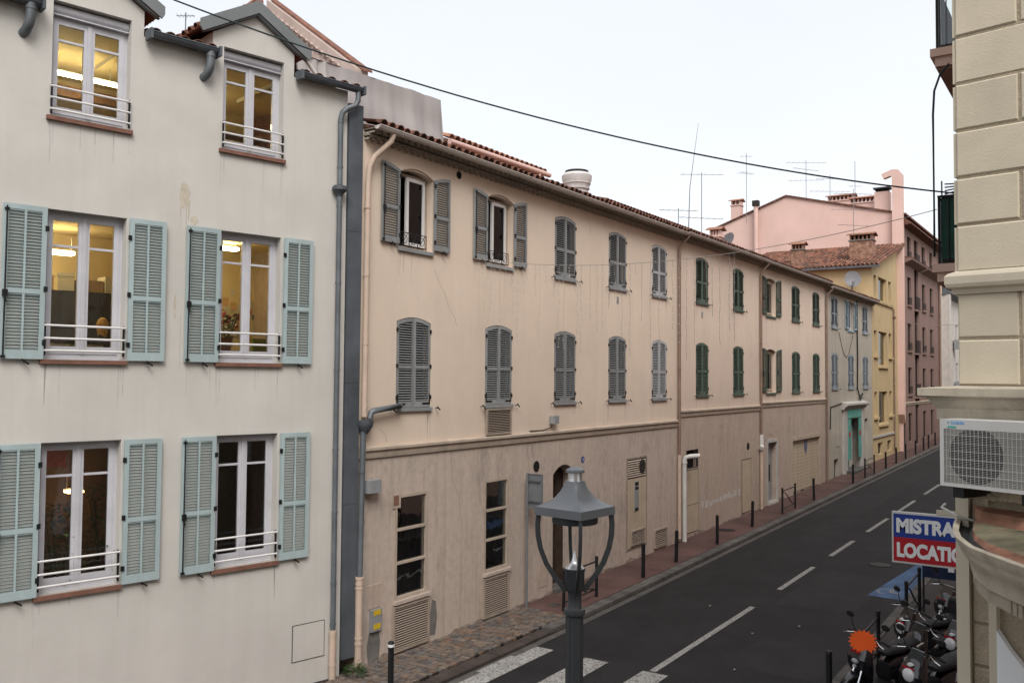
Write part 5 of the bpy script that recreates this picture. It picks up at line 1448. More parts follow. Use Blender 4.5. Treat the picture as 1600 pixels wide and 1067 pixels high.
# ------------------------------------------------------------------ right-hand corner building
RB = Vector((-1.12, 8.65, 0)); RR = radians(-10.935)
rbd = thing('corner_building', 'beige rusticated corner building at the right edge', 'building', RB, RR)
MB().zprism([(.012,.012),(5.0,.012),(5.0,7.5),(.95,5.75),(.05,.6)], -.3, 17.5).build('core_wall', 'rough_stone', rbd)
def block(a, b, c, d, m='beige_stone', y0=-.0, y1=.03, x_side=False):
    g_ = .0115+random.uniform(-.002,.002); e = .012; y0 += random.uniform(-.003,.003)
    mb = MB()
    lo = [(a+g_,c+g_),(b-g_,c+g_),(b-g_,d-g_),(a+g_,d-g_)]; hi = [(a+g_+e,c+g_+e),(b-g_-e,c+g_+e),(b-g_-e,d-g_-e),(a+g_+e,d-g_-e)]
    mb.add([(x,y1,z) for x,z in lo]+[(x,y0+e,z) for x,z in lo]+[(x,y0,z) for x,z in hi],
           [(0,1,5,4),(1,2,6,5),(2,3,7,6),(3,0,4,7),(4,5,9,8),(5,6,10,9),(6,7,11,10),(7,4,8,11),(8,9,10,11)])
    return mb.build('block', m, rbd)
zj = [6.44+.4185*k for k in range(26)]
for k, z in enumerate(zj[:-1]):
    off = .52 if k % 2 == 1 else 1.04
    xs = [0.0] + [off + 1.04*i for i in range(4)]
    xs = [x for x in xs if x < 4.0] + [4.0]
    for a, b in zip(xs, xs[1:]): block(a, b, z, z+.4185)
for c, d in ((5.45,5.86),(5.86,6.27)):
    for a, b in ((0,.505),(.505,1.5),(1.5,2.5),(2.5,4)): block(a, b, c, d)
# street-side face of the corner stones
st = MB()
for k, z in enumerate(zj[:-1]): st.obox((.03, .32, z+.209), (.025,0.0,0), (.02,.30,0), (0,0,.195))
st.build('corner_return', 'beige_stone', rbd)
def moulding(prof, m='beige_trim', name='cornice'):
    """profile of (projection, z) carried round the corner"""
    mb = MB(); n = len(prof)
    for p, z in prof: mb.v += [(-p, 6.0, z), (-p, -p, z), (4.5, -p, z)]
    for i in range(n-1):
        for k in range(2): mb.f.append((i*3+k, i*3+k+1, (i+1)*3+k+1, (i+1)*3+k))
    return mb.build(name, m, rbd)
moulding([(0,6.25),(.02,6.25),(.03,6.29),(.065,6.31),(.075,6.34),(.075,6.405),(.055,6.43),(0,6.455)])
moulding([(0,5.16),(.13,5.16),(.13,5.255),(.14,5.265),(.18,5.33),(.195,5.335),(.195,5.35),(.235,5.355),(.25,5.365),(.25,5.43),(0,5.452)], m='ledge_dirty', name='ledge')
# lower wall: corner strip, rough blocks, second strip, white shop panel
MB().box(-.005,.10,-.07,.02,-.2,4.62).build('corner_strip', 'beige_trim', rbd)
MB().box(.255,.315,-.09,.02,-.2,3.95).build('corner_strip', 'beige_trim', rbd)
for k in range(11):
    z = 4.50-.3575*(k+1)
    block(.10, .255, z, z+.3575, 'rough_stone', -.02, .03)
MB().box(.10,4,-.015,.012,4.48,5.16).build('plain_band', 'rough_stone', rbd)
sp_ = MB(); P = [(.32,1.0),(1.6,1.0),(1.6,2.5)]+[(.32+1.28*cos(pi/2*k/8)**1.0, 2.5+.95*sin(pi/2*k/8)) for k in range(1,9)]
sp_.prism([(.318,1.0),(1.6,1.0),(1.6,2.2),(1.1,2.72),(.8,2.93),(.55,3.12),(.42,3.27),(.318,3.42)], -.10, -.02)
sp_.build('shop_panel', 'letter_white', rbd)
# curved canopy roof with gutter
can = thing('curved_canopy', 'curved canopy with tiled top and cream gutter below the outdoor unit', 'canopy', (0,0,0))
GP = [(-1.06,9.25),(-1.11,9.05),(-1.13,8.8),(-1.12,8.55),(-1.10,8.31),(-1.06,7.95),(-1.0,7.64),(-.92,7.40),(-.85,7.21),(-.70,6.97),(-.49,6.67),(-.2,6.32),(.12,6.0),(.5,5.75)]
def inn(p, d):
    c = Vector((.75, 8.9)); v = (c-Vector(p)).normalized(); return (p[0]+v.x*d, p[1]+v.y*d)
def sweep(prof, m, name, smooth=True):
    mb = MB(); n = len(GP)
    for d, z in prof:
        for p in GP: q = inn(p, d); mb.v.append((q[0], q[1], z))
    for i in range(len(prof)-1):
        for k in range(n-1): mb.f.append((i*n+k, i*n+k+1, (i+1)*n+k+1, (i+1)*n+k))
    return mb.build(name, m, can, smooth=smooth)
sweep([(.03,4.30),(.0,4.315),(-.02,4.30),(-.015,4.28),(.01,4.23),(.03,4.20),(.03,4.185),(.08,4.13),(.11,4.06),(.12,4.00)], 'ledge_dirty', 'gutter')
sweep([(.03,4.30),(.04,4.25),(.10,4.24),(.13,4.27)], 'ac_dark', 'gutter_trough')
WP = [(RB.x+.985*t_-.0, RB.y-.19*t_-.02) for t_ in (.11,.115,.12,.125,.13,.16,.22,.30,.40,.55,.8,1.1,1.45,1.8)]
def ruled(q0, z0, q1, z1, m, name):
    mb = MB(); n = len(GP)
    for q, z in ((q0,z0),(q1,z1)):
        for p, w_ in zip(GP, WP): a_ = Vector(inn(p, .13)); b_ = Vector(w_); c_ = a_.lerp(b_, q); mb.v.append((c_.x, c_.y, z))
    for k in range(n-1): mb.f.append((k, k+1, n+k+1, n+k))
    return mb.build(name, m, can)
ruled(0, 4.27, .10, 4.30, 'copper_pink', 'edge_tiles'); ruled(.10, 4.30, .62, 4.34, 'moss_tile', 'mossy_top')
ruled(.62, 4.34, .70, 4.42, 'copper_pink', 'ridge_band'); ruled(.70, 4.42, .86, 4.44, 'copper_pink', 'ridge_band'); ruled(.86, 4.44, 1.0, 4.40, 'moss_tile', 'mossy_top')
dn = MB()
for i in range(4, len(GP)-1):
    for k in range(5):
        p = Vector(GP[i])*(1-k/5)+Vector(GP[i+1])*(k/5); q = inn(tuple(p), .15)
        dn.box(q[0]-.012,q[0]+.012,q[1]-.012,q[1]+.012,3.90,4.0)
dn.build('dentils', 'ledge_dirty', can, kind='stuff')
sweep([(.12,4.0),(.18,4.0),(.18,3.90),(.55,3.88)], 'ledge_dirty', 'soffit')
# outdoor air-conditioning unit
ac = thing('outdoor_unit', 'white outdoor air conditioning unit mounted under the beige ledge', 'air conditioner', RB + Vector((cos(RR)*-.005+sin(RR)*.42, sin(RR)*-.005-cos(RR)*.42, 4.62)), RR-radians(13))
body = MB().box(0,.80,.012,.32,0,.555); frame_ring(body, 0,.80,0,.555,.035,-.0,.0121,.03)
body.box(.035,.765,-.0,.012,.475,.52)
body.build('casing', 'ac_white', ac)
MB().box(.036,.764,.0105,.0118,.03,.475).build('grille_bed', 'fin_grey', ac)
MB().disc((.305,.262),.228,.0085,.0104,36).build('fan_opening', 'ac_dark', ac)
gr2 = MB()
for k in range(33): z = .038+k*.0134; gr2.box(.036,.764,-.001,.003,z-.0009,z+.0009)
for k in range(22): x = .06+k*.034; gr2.box(x-.001,x+.001,-.0025,.0012,.03,.475)
for z in (.10,.165,.23,.295,.36,.425): gr2.box(.036,.764,-.004,.0,z-.0018,z+.0018)
gr2.build('grille', 'ac_white', ac, kind='stuff')
MB().prism([(.072,.535),(.088,.535),(.072,.518)], -.0035, -.0005).build('emblem', 'brand_blue', ac)
text('DAIKIN', .034, 'brand_blue', ac, (.102,-.0008,.516), bold=.0006, ext=.0008)
MB().box(.072,.145,-.0035,-.0006,.486,.500).build('label_strip', 'brand_teal', ac)
for x in (.10,.66):
    MB().box(x,x+.09,.02,.36,-.09,-.001).build('bracket', 'black_iron', ac)
    MB().box(x+.02,x+.07,.30,.52,-.075,-.03).build('bracket_arm', 'black_iron', ac)
cbl = MB().tube([RB+Vector((-.10,-.05,4.42)), RB+Vector((-.12,-.12,4.40)), RB+Vector((0.0,-.14,4.34)), RB+Vector((.12,-.08,4.30))], .012, 6).build('wall_cable', 'pipe_white', None)
tag(cbl, 'pale cable looping round the corner strip above the sign', 'cable')

# hanging sign
sg = thing('hanging_sign', 'blue and red rental sign with white letters projecting from the corner building', 'sign', (-2.50, 13.0, 3.04))
MB().box(0,1.12,-.04,.04,0,.68).build('frame', 'ac_white', sg)
MB().box(.022,1.098,-.046,-.041,.345,.655).build('blue_panel', 'sign_blue', sg)
MB().box(.022,1.098,-.046,-.041,.025,.344).build('red_panel', 'sign_red', sg)
text('MISTRAL', .245, 'letter_white', sg, (.055,-.0475,.42), bold=.013, sx=.86)
text('LOCATION', .245, 'letter_white', sg, (.06,-.0475,.095), bold=.013, sx=.77)
MB().box(.55,1.45,-.03,.03,.69,.74).build('bracket', 'beige_trim', sg)

# right-hand building beyond, with balconies
bb = thing('balcony_building', 'pink balcony building beyond the corner building', 'building', (-1.0, 40, 0), radians(-90))
wm = MB(); wall(wm, 0, 26, -.5, 17, []); shell(wm, 0, 26, -.5, 17, 9); wm.build('wall', 'balcony_pink', bb)
for z in (7.2, 10.4):
    s_ = MB().box(21.9,25.7,-1.1,0,z-.26,z-.12).box(21.85,25.75,-1.16,0,z-.12,z).build('balcony_slab', 'balcony_pink', bb)
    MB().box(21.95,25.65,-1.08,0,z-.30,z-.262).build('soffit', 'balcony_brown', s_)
    g_ = MB(); g_.tube([(25.68,-.02,z+1.0),(25.68,-1.08,z+1.0),(21.9,-1.08,z+1.0)], .02, 6)
    for k in range(9): g_.tube([(25.68,-.05-.128*k,z),(25.68,-.05-.128*k,z+1.0)], .010, 5)
    for k in range(28): g_.tube([(25.68-.135*k,-1.08,z),(25.68-.135*k,-1.08,z+1.0)], .010, 5)
    g_.build('guard_rail', 'black_iron', s_)
    if z < 8:
        MB().box(25.60,25.66,-1.04,-.02,z+.08,z+1.02).box(22.0,25.6,-1.05,-1.0,z+.08,z+1.02).build('screen', 'green_screen', s_)
        rr = MB()
        for k in range(4): rr.tube([(25.62,-1.0,z+1.04+.05*k),(25.62,-.1,z+1.22-.03*k)], .012, 5)
        rr.tube([(25.62,-1.04,z+1.0),(25.62,-1.04,z+1.24)], .012, 5).tube([(25.62,-.4,z+1.0),(25.62,-.4,z+1.24)], .012, 5)
        rr.build('drying_rack', 'antenna', s_)
    else:
        MB().box(25.66,25.69,-1.02,-.04,z+.06,z+.95).build('glass_screen', 'pane_clear', s_)
aw = MB().add([(25.7,-1.10,11.9),(25.7,-.9,11.9),(25.7,-.45,10.45),(25.7,-.62,10.45),(22,-1.10,11.9),(22,-.9,11.9),(22,-.45,10.45),(22,-.62,10.45)],[(0,1,2,3),(7,6,5,4),(0,3,7,4),(1,5,6,2),(0,4,5,1),(3,2,6,7)])
aw.build('awning', 'beige_trim', bb)
dc = MB().tube([(-1.9,14.2,10.12),(-2.02,14.2,9.98),(-2.10,14.2,9.75),(-2.12,14.2,9.4),(-2.12,14.2,7.3)], .016, 8).build('drop_cable', 'cable', None, smooth=True)
tag(dc, 'dark cable dropping from the upper balcony to the lower balcony', 'cable')
rb2 = thing('street_building', 'building on the camera side of the street', 'building', (.55, 1.6, 0), radians(-90))
ops = [(a, a+1.1, c, c+2.1, 0, .25) for a in (4, 7.5, 11, 14.5, 19) for c in (1.0, 4.6, 8.0, 11.0)]
wm = MB(); wall(wm, 0, 30, -.3, 14.0, ops); shell(wm, 0, 30, -.3, 14.0, 9); wm.build('wall', 'beige_trim', rb2)
for o in ops: MB().poly([(o[0],.2,o[2]),(o[1],.2,o[2]),(o[1],.2,o[3]),(o[0],.2,o[3])]).build('window','car_glass',rb2)
bb2 = thing('far_right_building', 'plain building far along the right side of the street', 'building', (-.6, 90, 0), radians(-90))
wm = MB(); wall(wm, 0, 48, -.5, 14, []); shell(wm, 0, 48, -.5, 14, 9); wm.build('wall', 'ochre_render', bb2)
# ------------------------------------------------------------------ street furniture
def bollard(y, x, label, tilt=(0,0), band_=False, h=.92):
    t = thing('bollard', label, 'bollard', (x, y, gz(y)), 0, 'black bollards along the left kerb')
    t.rotation_euler = (tilt[0], tilt[1], 0)
    put(shared('boll', lambda: MB().lathe([(.052,-.1),(.052,.80),(.058,.80),(.058,.83),(.050,.83),(.050,.88),(.056,.885),(.056,.905),(.035,.93)], (0,0,0), 14).mesh('post', 'bollard_black', True)), 'post', t)
    if band_: put(shared('bollb', lambda: MB().lathe([(.0585,.835),(.0585,.88)], (0,0,0), 14).mesh('reflective_band', 'letter_white', True)), 'reflective_band', t)
BL = [(11.75,-10.38,'black bollard with white band beside the cobbles',(0,0),True), (22.25,-10.63,'black bollard just beyond the near barrier',(0,0),False),
      (24.5,-10.65,'black bollard before the white flue pipe',(0,.02),False), (27.7,-10.62,'black bollard in front of the plank door beside the flue pipe',(0,0),False),
      (31.3,-10.7,'slightly leaning bollard in front of the overpainted scrawl',(.02,.03),False), (38.95,-10.62,'leaning black bollard in front of the garage door',(-.05,-.03),False),
      (45.45,-10.52,'black bollard at the corner of the grey beige house',(0,0),False), (52.9,-10.49,'black bollard right of the teal portal',(0,0),False),
      (56.0,-10.53,'black bollard at the left edge of the yellow house',(0,0),False), (58.95,-10.54,'black bollard in the middle of the yellow house front',(0,0),False),
      (62.3,-10.54,'black bollard at the right edge of the yellow house',(0,0),False), (65.3,-10.55,'first black bollard before the mauve street front',(0,0),False),
      (67.6,-10.6,'second black bollard before the mauve street front',(0,0),False), (70.2,-10.57,'third black bollard before the mauve street front',(0,0),False), (74,-10.57,'farthest black bollard before the mauve street front',(0,0),False)]
for y, x, lb, ti, bd in BL: bollard(y, x, lb, ti, bd)
def barrier(x, y0, y1, label, h=.98, posts_only=False):
    t = thing('street_barrier', label, 'barrier', (x, y0, gz(y0)), 0, 'black street barriers')
    L = y1-y0; dz = gz(y1)-gz(y0)
    for yy, z in ((0,0),(L,dz)):
        MB().lathe([(.038,-.1),(.038,h-.03),(.045,h-.03),(.045,h),(.028,h+.03)], (0,yy,z), 10).build('post', 'bollard_black', t, smooth=True)
    MB().tube([(0,0,h-.10),(0,L,h-.10+dz)], .022, 8).build('rail', 'bollard_black', t)
    MB().tube([(0,0,.20),(0,L,.20+dz)], .018, 8).build('rail', 'bollard_black', t)
    for q in (0, .09):
        P = [(0, .05+q+(L-.25)*k/12, h-.14-q*.3-(h-.40)*(.5-.5*cos(pi*k/12))) for k in range(13)]
        MB().tube(P, .014, 6).build('curved_bar', 'bollard_black', t)
    return t
barrier(-10.72, 18.17, 19.77, 'black barrier on the left pavement behind the street lamp')
barrier(-10.64, 34.62, 36.3, 'black barrier before the entrance with the grey door')
barrier(-10.5, 47.9, 50.05, 'black barrier before the teal portal')
barrier(-3.82, 16.55, 18.45, 'black barrier behind the orange starred scooter')
barrier(-3.82, 21.3, 22.9, 'black barrier beside the blue parking bay')
bo = thing('bollard', 'short black bollard on the right kerb at the bottom edge', 'bollard', (-4.02, 15.6, 0))
put(SH['boll'], 'post', bo)
# road sign seen from behind
ts = thing('traffic_sign', 'grey back of a rectangular traffic sign on a pole by the wall', 'sign', (-11.62, 17.95, gz(17.95)))
MB().tube([(0,0,-.1),(0,0,3.18)], .030, 10).build('pole', 'sign_back', ts, smooth=True)
pm = MB().box(-.02,.40,.035,.047,2.38,3.16); frame_ring(pm, -.035,.415,2.365,3.175,.02,.02,.05); pm.build('plate', 'sign_back', ts)
for z in (2.52, 3.0): MB().box(-.04,.36,.0,.034,z-.02,z+.02).build('clamp', 'zinc', ts)
# street lamp
lp = thing('street_lamp', 'grey lantern street lamp standing in the foreground', 'lamp', (-3.80, 6.62, 0), radians(-7))
post = MB().lathe([(.13,0),(.13,.5),(.10,.62),(.072,.7),(.071,3.50)], (0,0,0), 24)
for k in range(8):
    a = 2*pi*k/8; post.obox((.069*cos(a),.069*sin(a),2.1), (.006*cos(a),.006*sin(a),0), (-.008*sin(a),.008*cos(a),0), (0,0,1.38))
post.build('post', 'lamp_dark', lp, smooth=True)
MB().lathe([(.071,3.49),(.088,3.50),(.092,3.52),(.088,3.545),(.066,3.55),(.060,3.56),(.058,3.68),(.070,3.70),(.082,3.73),(.084,3.86),(.090,3.87),(.090,3.885),(.06,3.89)], (0,0,0), 24).build('collar', 'lamp_dark', lp, smooth=True)
MB().lathe([(.085,3.885),(.070,3.90),(.042,3.92),(.026,3.95),(.016,3.99),(.004,4.03)], (0,0,0), 20).build('spike', 'alu', lp, smooth=True)
for k in range(4):
    a = pi/4+k*pi/2; ca, sa = cos(a), sin(a); arm = MB()
    P = [(.310,4.34),(.318,4.26),(.314,4.16),(.292,4.05),(.245,3.93),(.175,3.82),(.110,3.74),(.078,3.69)]
    for (r0,z0),(r1,z1) in zip(P, P[1:]):
        mid = Vector(((r0+r1)/2*ca,(r0+r1)/2*sa,(z0+z1)/2)); d = Vector(((r1-r0)*ca/2,(r1-r0)*sa/2,(z1-z0)/2))*1.06
        n_ = Vector((-sa,ca,0))*.013; o_ = d.cross(n_).normalized()*.021
        arm.obox(mid, d, n_, o_)
    arm.build('arm', 'lamp_dark', lp)
hat = MB(); prof = [(.245,4.335),(.245,4.405),(.228,4.412),(.170,4.445),(.130,4.485),(.102,4.535),(.082,4.59),(.076,4.62)]
for r, z in prof:
    for k in range(4):
        for q in range(6):
            a = pi/4+k*pi/2; p0 = Vector((r*1.414*cos(a), r*1.414*sin(a), z)); a1 = a+pi/2; p1 = Vector((r*1.414*cos(a1), r*1.414*sin(a1), z))
            p = p0.lerp(p1, q/6); s_ = max(0, (z-4.40)/.24)
            c_ = Vector((p.x, p.y, 0)).normalized()*r*1.05; p = p.lerp(Vector((c_.x, c_.y, z)), s_*.9)
            hat.v.append(tuple(p))
nn = 24
for i in range(len(prof)-1):
    for k in range(nn): hat.f.append((i*nn+k, i*nn+(k+1)%nn, (i+1)*nn+(k+1)%nn, (i+1)*nn+k))
hat.f.append(tuple(range(nn-1,-1,-1))); hat.f.append(tuple((len(prof)-1)*nn+k for k in range(nn)))
hat.build('hood', 'lamp_grey', lp, smooth=True)
MB().lathe([(.19,4.265),(.195,4.27),(.195,4.334),(.05,4.334)], (0,0,0), 28).build('lamp_housing', 'lamp_dark', lp, smooth=True)
MB().lathe([(.064,4.62),(.060,4.66),(.060,4.70)], (0,0,0), 20).build('neck', 'alu', lp, smooth=True)

MB().lathe([(.080,4.69),(.082,4.70),(.078,4.715),(.03,4.74)], (0,0,0), 20).build('cap', 'lamp_grey', lp, smooth=True)
# manhole covers
for x, y, r, lb in ((-5.72, 27.95, .33, 'round manhole cover in the road near the centre line'), (-11.25, 30.2, .30, 'dark round cover in the left pavement by the plank door')):
    t = thing('manhole_cover', lb, 'manhole cover', (x, y, gz(y)+(-.0955 if x > -10 else .008)))
    MB().lathe([(r,-.02),(r,.004),(r-.03,.004)], (0,0,0), 24).build('ring', 'grille_dark', t); MB().lathe([(r-.035,-.02),(r-.035,.006),(.02,.006)], (0,0,0), 24).build('lid', 'black_iron', t)
t = thing('utility_cover', 'square utility cover in the red pavement past the cobbles', 'cover', (-11.2, 18.5, gz(18.5)+.008)); MB().box(-.14,.14,-.18,.18,-.02,.004).build('lid', 'kerb_brown', t)

# ------------------------------------------------------------------ scooters
def loft(mb, secs, n=12, p=2.6):
    """secs: (x, zc, half width, half height)"""
    b = len(mb.v)
    for x, zc, hw, hh in secs:
        for k in range(n):
            a = 2*pi*k/n; c, s_ = cos(a), sin(a)
            mb.v.append((x, math.copysign(abs(c)**(2/p), c)*hw, zc+math.copysign(abs(s_)**(2/p), s_)*hh))
    for i in range(len(secs)-1):
        for k in range(n): mb.f.append((b+i*n+k, b+(i+1)*n+k, b+(i+1)*n+(k+1)%n, b+i*n+(k+1)%n))
    mb.f.append(tuple(b+k for k in range(n))); mb.f.append(tuple(b+(len(secs)-1)*n+k for k in reversed(range(n))))
    return mb
def zloft(mb, secs, n=12, p=2.6):
    """secs: (z, xc, half length x, half width y)"""
    b = len(mb.v)
    for z, xc, hx, hy in secs:
        for k in range(n):
            a = 2*pi*k/n; c, s_ = cos(a), sin(a)
            mb.v.append((xc+math.copysign(abs(c)**(2/p), c)*hx, math.copysign(abs(s_)**(2/p), s_)*hy, z))
    for i in range(len(secs)-1):
        for k in range(n): mb.f.append((b+i*n+k, b+i*n+(k+1)%n, b+(i+1)*n+(k+1)%n, b+(i+1)*n+k))
    mb.f.append(tuple(b+k for k in reversed(range(n)))); mb.f.append(tuple(b+(len(secs)-1)*n+k for k in range(n)))
    return mb
def scooter(label, loc, rz, star=False, topbox=False, twin=True, seat='seat_black'):
    t = thing('motor_scooter', label, 'scooter', loc, rz, 'scooters parked on the right pavement')
    t.rotation_euler = (radians(-6), 0, rz); t.scale = (1.1, 1.1, 1.1)
    for x in (.64, -.58):
        w = MB(); R = .235; b = len(w.v); N1, N2 = 24, 8
        for i in range(N1):
            for k in range(N2):
                a, c = 2*pi*i/N1, 2*pi*k/N2; r = R-.055+.055*cos(c); w.v.append((x+r*cos(a), .05*sin(c), R+r*sin(a)))
        for i in range(N1):
            for k in range(N2): w.f.append((i*N2+k, ((i+1)%N1)*N2+k, ((i+1)%N1)*N2+(k+1)%N2, i*N2+(k+1)%N2))
        wo = w.build('wheel', 'tyre', t, smooth=True)
        rim = MB().disc((x, R), .13, -.03, .03, 16); rim.build('rim', 'sign_back', wo)
    for y in (-.085, .085): MB().tube([(.64,y,.235),(.50,y*.8,.62)], .022, 8).build('fork', 'chrome', t)
    loft(MB(), [(.40,.47,.05,.03),(.52,.49,.075,.035),(.66,.485,.085,.035),(.80,.42,.07,.03),(.86,.35,.04,.02)]).build('front_fender', 'scooter_black', t, smooth=True)
    zloft(MB(), [(.30,.34,.04,.12),(.42,.40,.06,.19),(.58,.47,.09,.22),(.74,.50,.12,.21),(.86,.46,.11,.17),(.95,.40,.08,.12),(1.0,.37,.04,.08)]).build('front_shield', 'scooter_black', t, smooth=True)
    wsn = MB().add([(.50,-.13,.90),(.50,.13,.90),(.42,.10,1.08),(.42,-.10,1.08),(.485,-.13,.90),(.485,.13,.90),(.405,.10,1.08),(.405,-.10,1.08)],[(0,1,2,3),(7,6,5,4),(0,4,5,1),(1,5,6,2),(2,6,7,3),(3,7,4,0)])
    wsn.build('fly_screen', 'scooter_black', t)
    if twin:
        for y in (-.075, .075):
            h = loft(MB(), [(.585,.70,.065,.045),(.625,.70,.055,.038),(.64,.70,.03,.02)], 12, 2); h.build('headlight', 'lens', t, smooth=True)
            h_ = t.children[-1]; h_.location = (0, y, 0)
        loft(MB(), [(.60,.62,.03,.03),(.635,.62,.02,.02)], 10, 2).build('headlight', 'lens', t, smooth=True)
    else:
        loft(MB(), [(.56,.74,.10,.10),(.61,.74,.095,.095),(.635,.74,.06,.06)], 16, 2).build('headlight', 'lens', t, smooth=True)
        loft(MB(), [(.56,.89,.05,.025),(.60,.89,.04,.02)], 10, 2).build('position_light', 'lens', t, smooth=True)
    MB().obox((.595,-.02,.835),(.004,.0,.004),(0,.09,0),(.0,0,.016)).build('stripe', 'sign_red', t)
    MB().tube([(.36,-.34,1.03),(.40,-.22,1.06),(.40,0,1.02),(.40,.22,1.06),(.36,.34,1.03)], .016, 8).build('handlebar', 'black_iron', t)
    for y in (-1, 1):
        MB().tube([(.33,y*.38,1.02),(.37,y*.26,1.055)], .022, 8).build('grip', 'seat_black', t)
        MB().tube([(.42,y*.20,1.055),(.47,y*.30,1.03),(.46,y*.38,1.00)], .008, 6).build('brake_lever', 'chrome', t)
        mr = MB().tube([(.40,y*.20,1.06),(.42,y*.26,1.18),(.40,y*.30,1.26)], .007, 6); mro = mr.build('mirror', 'black_iron', t)
        m2 = MB(); loft(m2, [(-.015,0,.03,.02),(0,0,.075,.05),(.02,0,.06,.04)], 12, 2.2); hd_ = m2.build('mirror_head', 'black_iron', mro, smooth=True); hd_.location = (.40, y*.33, 1.30)
    MB().box(-.12,.40,-.15,.15,.27,.31).build('footboard', 'seat_black', t)
    loft(MB(), [(-.05,.45,.14,.16),(-.20,.50,.17,.20),(-.45,.56,.17,.17),(-.70,.66,.14,.11),(-.88,.74,.08,.05),(-.94,.77,.04,.02)]).build('rear_body', 'scooter_black', t, smooth=True)
    for y in (-1, 1):
        MB().prism([(-.30,.55),(-.62,.63),(-.62,.74),(-.30,.68)][::-1], y*.168-.004, y*.168+.004).build('side_sticker', 'letter_white', t)
        q = MB()
        for k in range(3): q.prism([(-.34,.575+.035*k),(-.46,.60+.035*k),(-.46,.615+.035*k),(-.34,.59+.035*k)][::-1], y*.173-.003, y*.173+.003)
        q.build('sticker_stripes', 'sign_red', t)
    loft(MB(), [(.02,.73,.09,.03),(-.10,.755,.14,.05),(-.35,.77,.15,.055),(-.45,.80,.15,.06),(-.70,.835,.13,.05),(-.84,.84,.08,.025)], 12, 2.4).build('seat', seat, t, smooth=True)
    MB().tube([(-.62,-.14,.80),(-.86,-.13,.86),(-.95,0,.88),(-.86,.13,.86),(-.62,.14,.80)], .016, 8).build('grab_rail', 'pipe_white', t, smooth=True)
    MB().box(-.97,-.93,-.05,.05,.70,.75).build('tail_light', 'sign_red', t)
    MB().tube([(-.15,-.16,.25),(-.5,-.19,.28),(-.85,-.19,.36)], .045, 10).build('exhaust', 'sign_back', t, smooth=True)
    MB().tube([(-.25,.10,.30),(-.32,.16,.0)], .014, 6).tube([(-.25,-.10,.30),(-.32,-.16,.0)], .014, 6).build('stand', 'black_iron', t)
    if star:
        n = 18; P = [((.22 if k % 2 else .172)*cos(pi*k/n), (.22 if k % 2 else .172)*.84*sin(pi*k/n)) for k in range(2*n)]
        s = MB().prism(P, -.004, .004).build('price_star', 'orange_star', t, (.52, .05, 1.00)); s.rotation_euler = (radians(-15), 0, radians(129))
    if topbox:
        loft(MB(), [(-.62,.98,.17,.12),(-.66,.99,.20,.15),(-.95,.99,.20,.15),(-1.02,.98,.16,.11)], 12, 4).build('top_box', 'seat_black', t, smooth=True)
    return t
HD = radians(-118)
scooter('black scooter with an orange price star on its handlebar', (-3.42, 16.5, .0), HD, star=True)
scooter('black scooter with round headlight behind the starred one', (-3.06, 18.75, gz(18.75)), HD-.12, twin=False, topbox=True, seat='seat_black')
scooter('dark scooter with grey seat, mostly hidden by the corner strip', (-2.28, 18.3, .01), HD+.1, twin=False, seat='seat_grey')
scooter('dark scooter nearest the camera, cut off by the bottom edge', (-2.55, 16.1, .0), HD+.05, twin=False, seat='seat_black')
scooter('dark scooter squeezed between the starred one and the round headlight one', (-2.75, 17.75, .01), HD-.05, seat='seat_black')
scooter('rearmost dark scooter beside the blue panel', (-2.75, 21.0, gz(21)), HD, seat='seat_black')
dp_ = thing('display_panel', 'dark blue panel with slanted white stripes behind the scooters', 'panel', (-3.75, 22.9, gz(22.9)))
MB().box(0,2.4,-.03,.03,.80,1.30).build('board', 'car_blue', dp_)
for k in range(6):
    x = .55+k*.27; MB().prism([(x,.98),(x+.13,.98),(x+(.13 if k == 0 else .03),1.26),(x-(0 if k == 0 else .10),1.26)], -.036, -.031).build('white_stripe', 'letter_white', dp_)
for x in (.02, 1.2, 2.36): MB().box(x-.02,x+.02,-.02,.02,0,.80).build('leg', 'black_iron', dp_)
# weeds by the joint
wd_ = thing('weed', 'green weed growing at the foot of the downpipe', 'plant', wloc(.2, -.22, 0))
lf = MB(); random.seed(3)
for i in range(260):
    a = random.uniform(0,2*pi); r = .24*sqrt(random.random()); z = .02+.30*random.random()*(1-r/.30)
    c = Vector((r*cos(a), r*sin(a)*.8, z)); d = Vector((cos(a), sin(a), random.uniform(-.2,.9))).normalized(); q = d.cross(Vector((0,0,1))).normalized()*.014; L_ = random.uniform(.03,.07)
    lf.poly([c, c+d*L_*.5+q, c+d*L_, c+d*L_*.5-q])
lf.build('leaf_mass', 'leaf', wd_, kind='stuff')
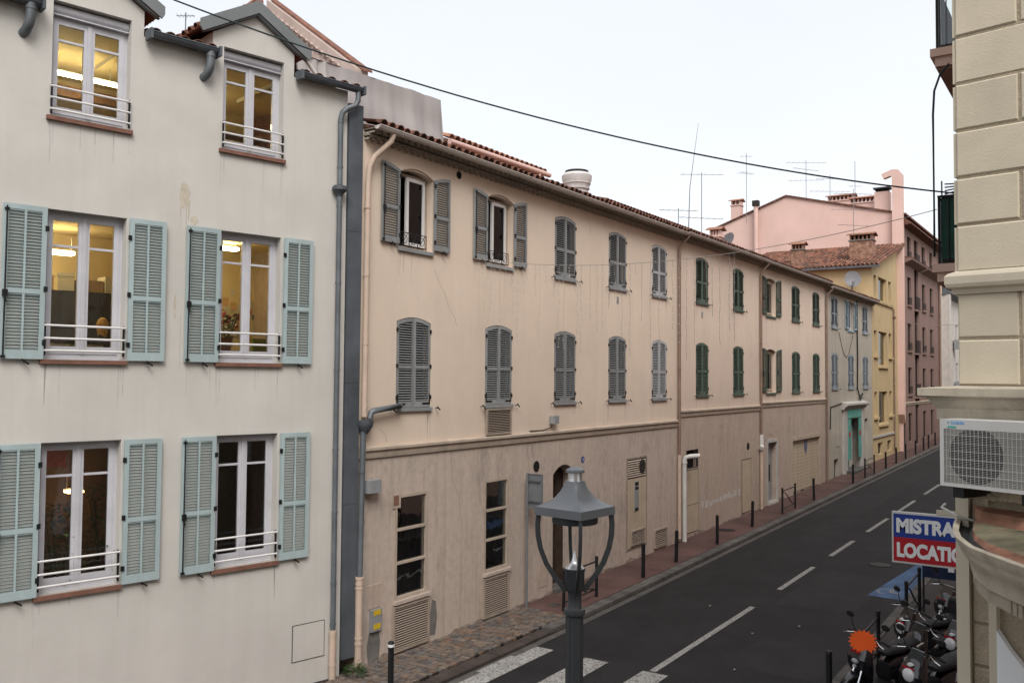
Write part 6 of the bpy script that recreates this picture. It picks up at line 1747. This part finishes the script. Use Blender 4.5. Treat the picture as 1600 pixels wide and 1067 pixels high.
# litter
for i, (x, y, rgb) in enumerate(((-6.6,19.3,0),(-8.2,20.9,0),(-6.1,16.8,0),(-11.2,40.2,0),(-5.9,20.4,0))):
    tag(MB().box(-.02,.02,-.014,.014,0,.008).build('litter', 'paper', None, (x, y, gz(y)+(-.096 if x > -10 else .006)), i*.7), 'tiny scrap of pale litter on the street', 'litter', 'scraps of litter on the street')

# ------------------------------------------------------------------ cables
def span(A, B, sag, n=40):
    A, B = Vector(A), Vector(B)
    return [A.lerp(B, k/n)-Vector((0,0,4*sag*(k/n)*(1-k/n))) for k in range(n+1)]
mc = MB().tube(span(wloc(-6.53, -.3, 11.81), (-1.05, 15.11, 8.19), .73), .012, 8).build('overhead_cable', 'cable', None, smooth=True)
tag(mc, 'thick dark overhead cable crossing the whole street', 'cable')
def string_lights(label, A, B, sag, drops, r=.006, seed=1):
    random.seed(seed)
    t = thing('string_lights', label, 'string lights', A)
    A = Vector(A); P = [p-A for p in span(A, B, sag, 50)]
    MB().tube(P, r, 5).build('wire', 'wire_pale', t)
    for q, ln in drops:
        p = P[0].lerp(P[-1], q)-Vector((0,0,4*sag*q*(1-q)))
        mb = MB(); n = max(4, int(ln/.16)); Q = [p+Vector((random.uniform(-.012,.012), random.uniform(-.012,.012), -ln*k/n)) for k in range(n+1)]
        mb.tube(Q, .0035, 4)
        so = mb.build('light_strand', 'wire_pale', t)
        bl = MB()
        for k in range(1, n+1):
            c = Q[k]; s_ = .0075
            bl.add([c+Vector((s_,0,0)),c+Vector((0,s_,0)),c-Vector((s_,0,0)),c-Vector((0,s_,0)),c+Vector((0,0,s_*1.8)),c-Vector((0,0,s_*1.8))],
                   [(0,1,4),(1,2,4),(2,3,4),(3,0,4),(1,0,5),(2,1,5),(3,2,5),(0,3,5)])
        bl.build('bulbs', 'bulb', so, kind='stuff')
    return t
drops = [(.02+.0165*i+random.uniform(-.005,.005), random.choice((.35,.8,1.2,1.5,1.7))+random.uniform(-.15,.15)) for i in range(40)]
string_lights('icicle string lights hung across the street from the peach house', (-11.75, 15.9, 8.12), (-2.10, 14.35, 8.02), .42, drops)
string_lights('thin far string of lights before the mauve street front', (-11.5, 66.0, 9.35), (-1.0, 62.0, 9.6), .35, [(.02+.05*i, random.uniform(.3,1.2)) for i in range(8)], r=.012, seed=4)
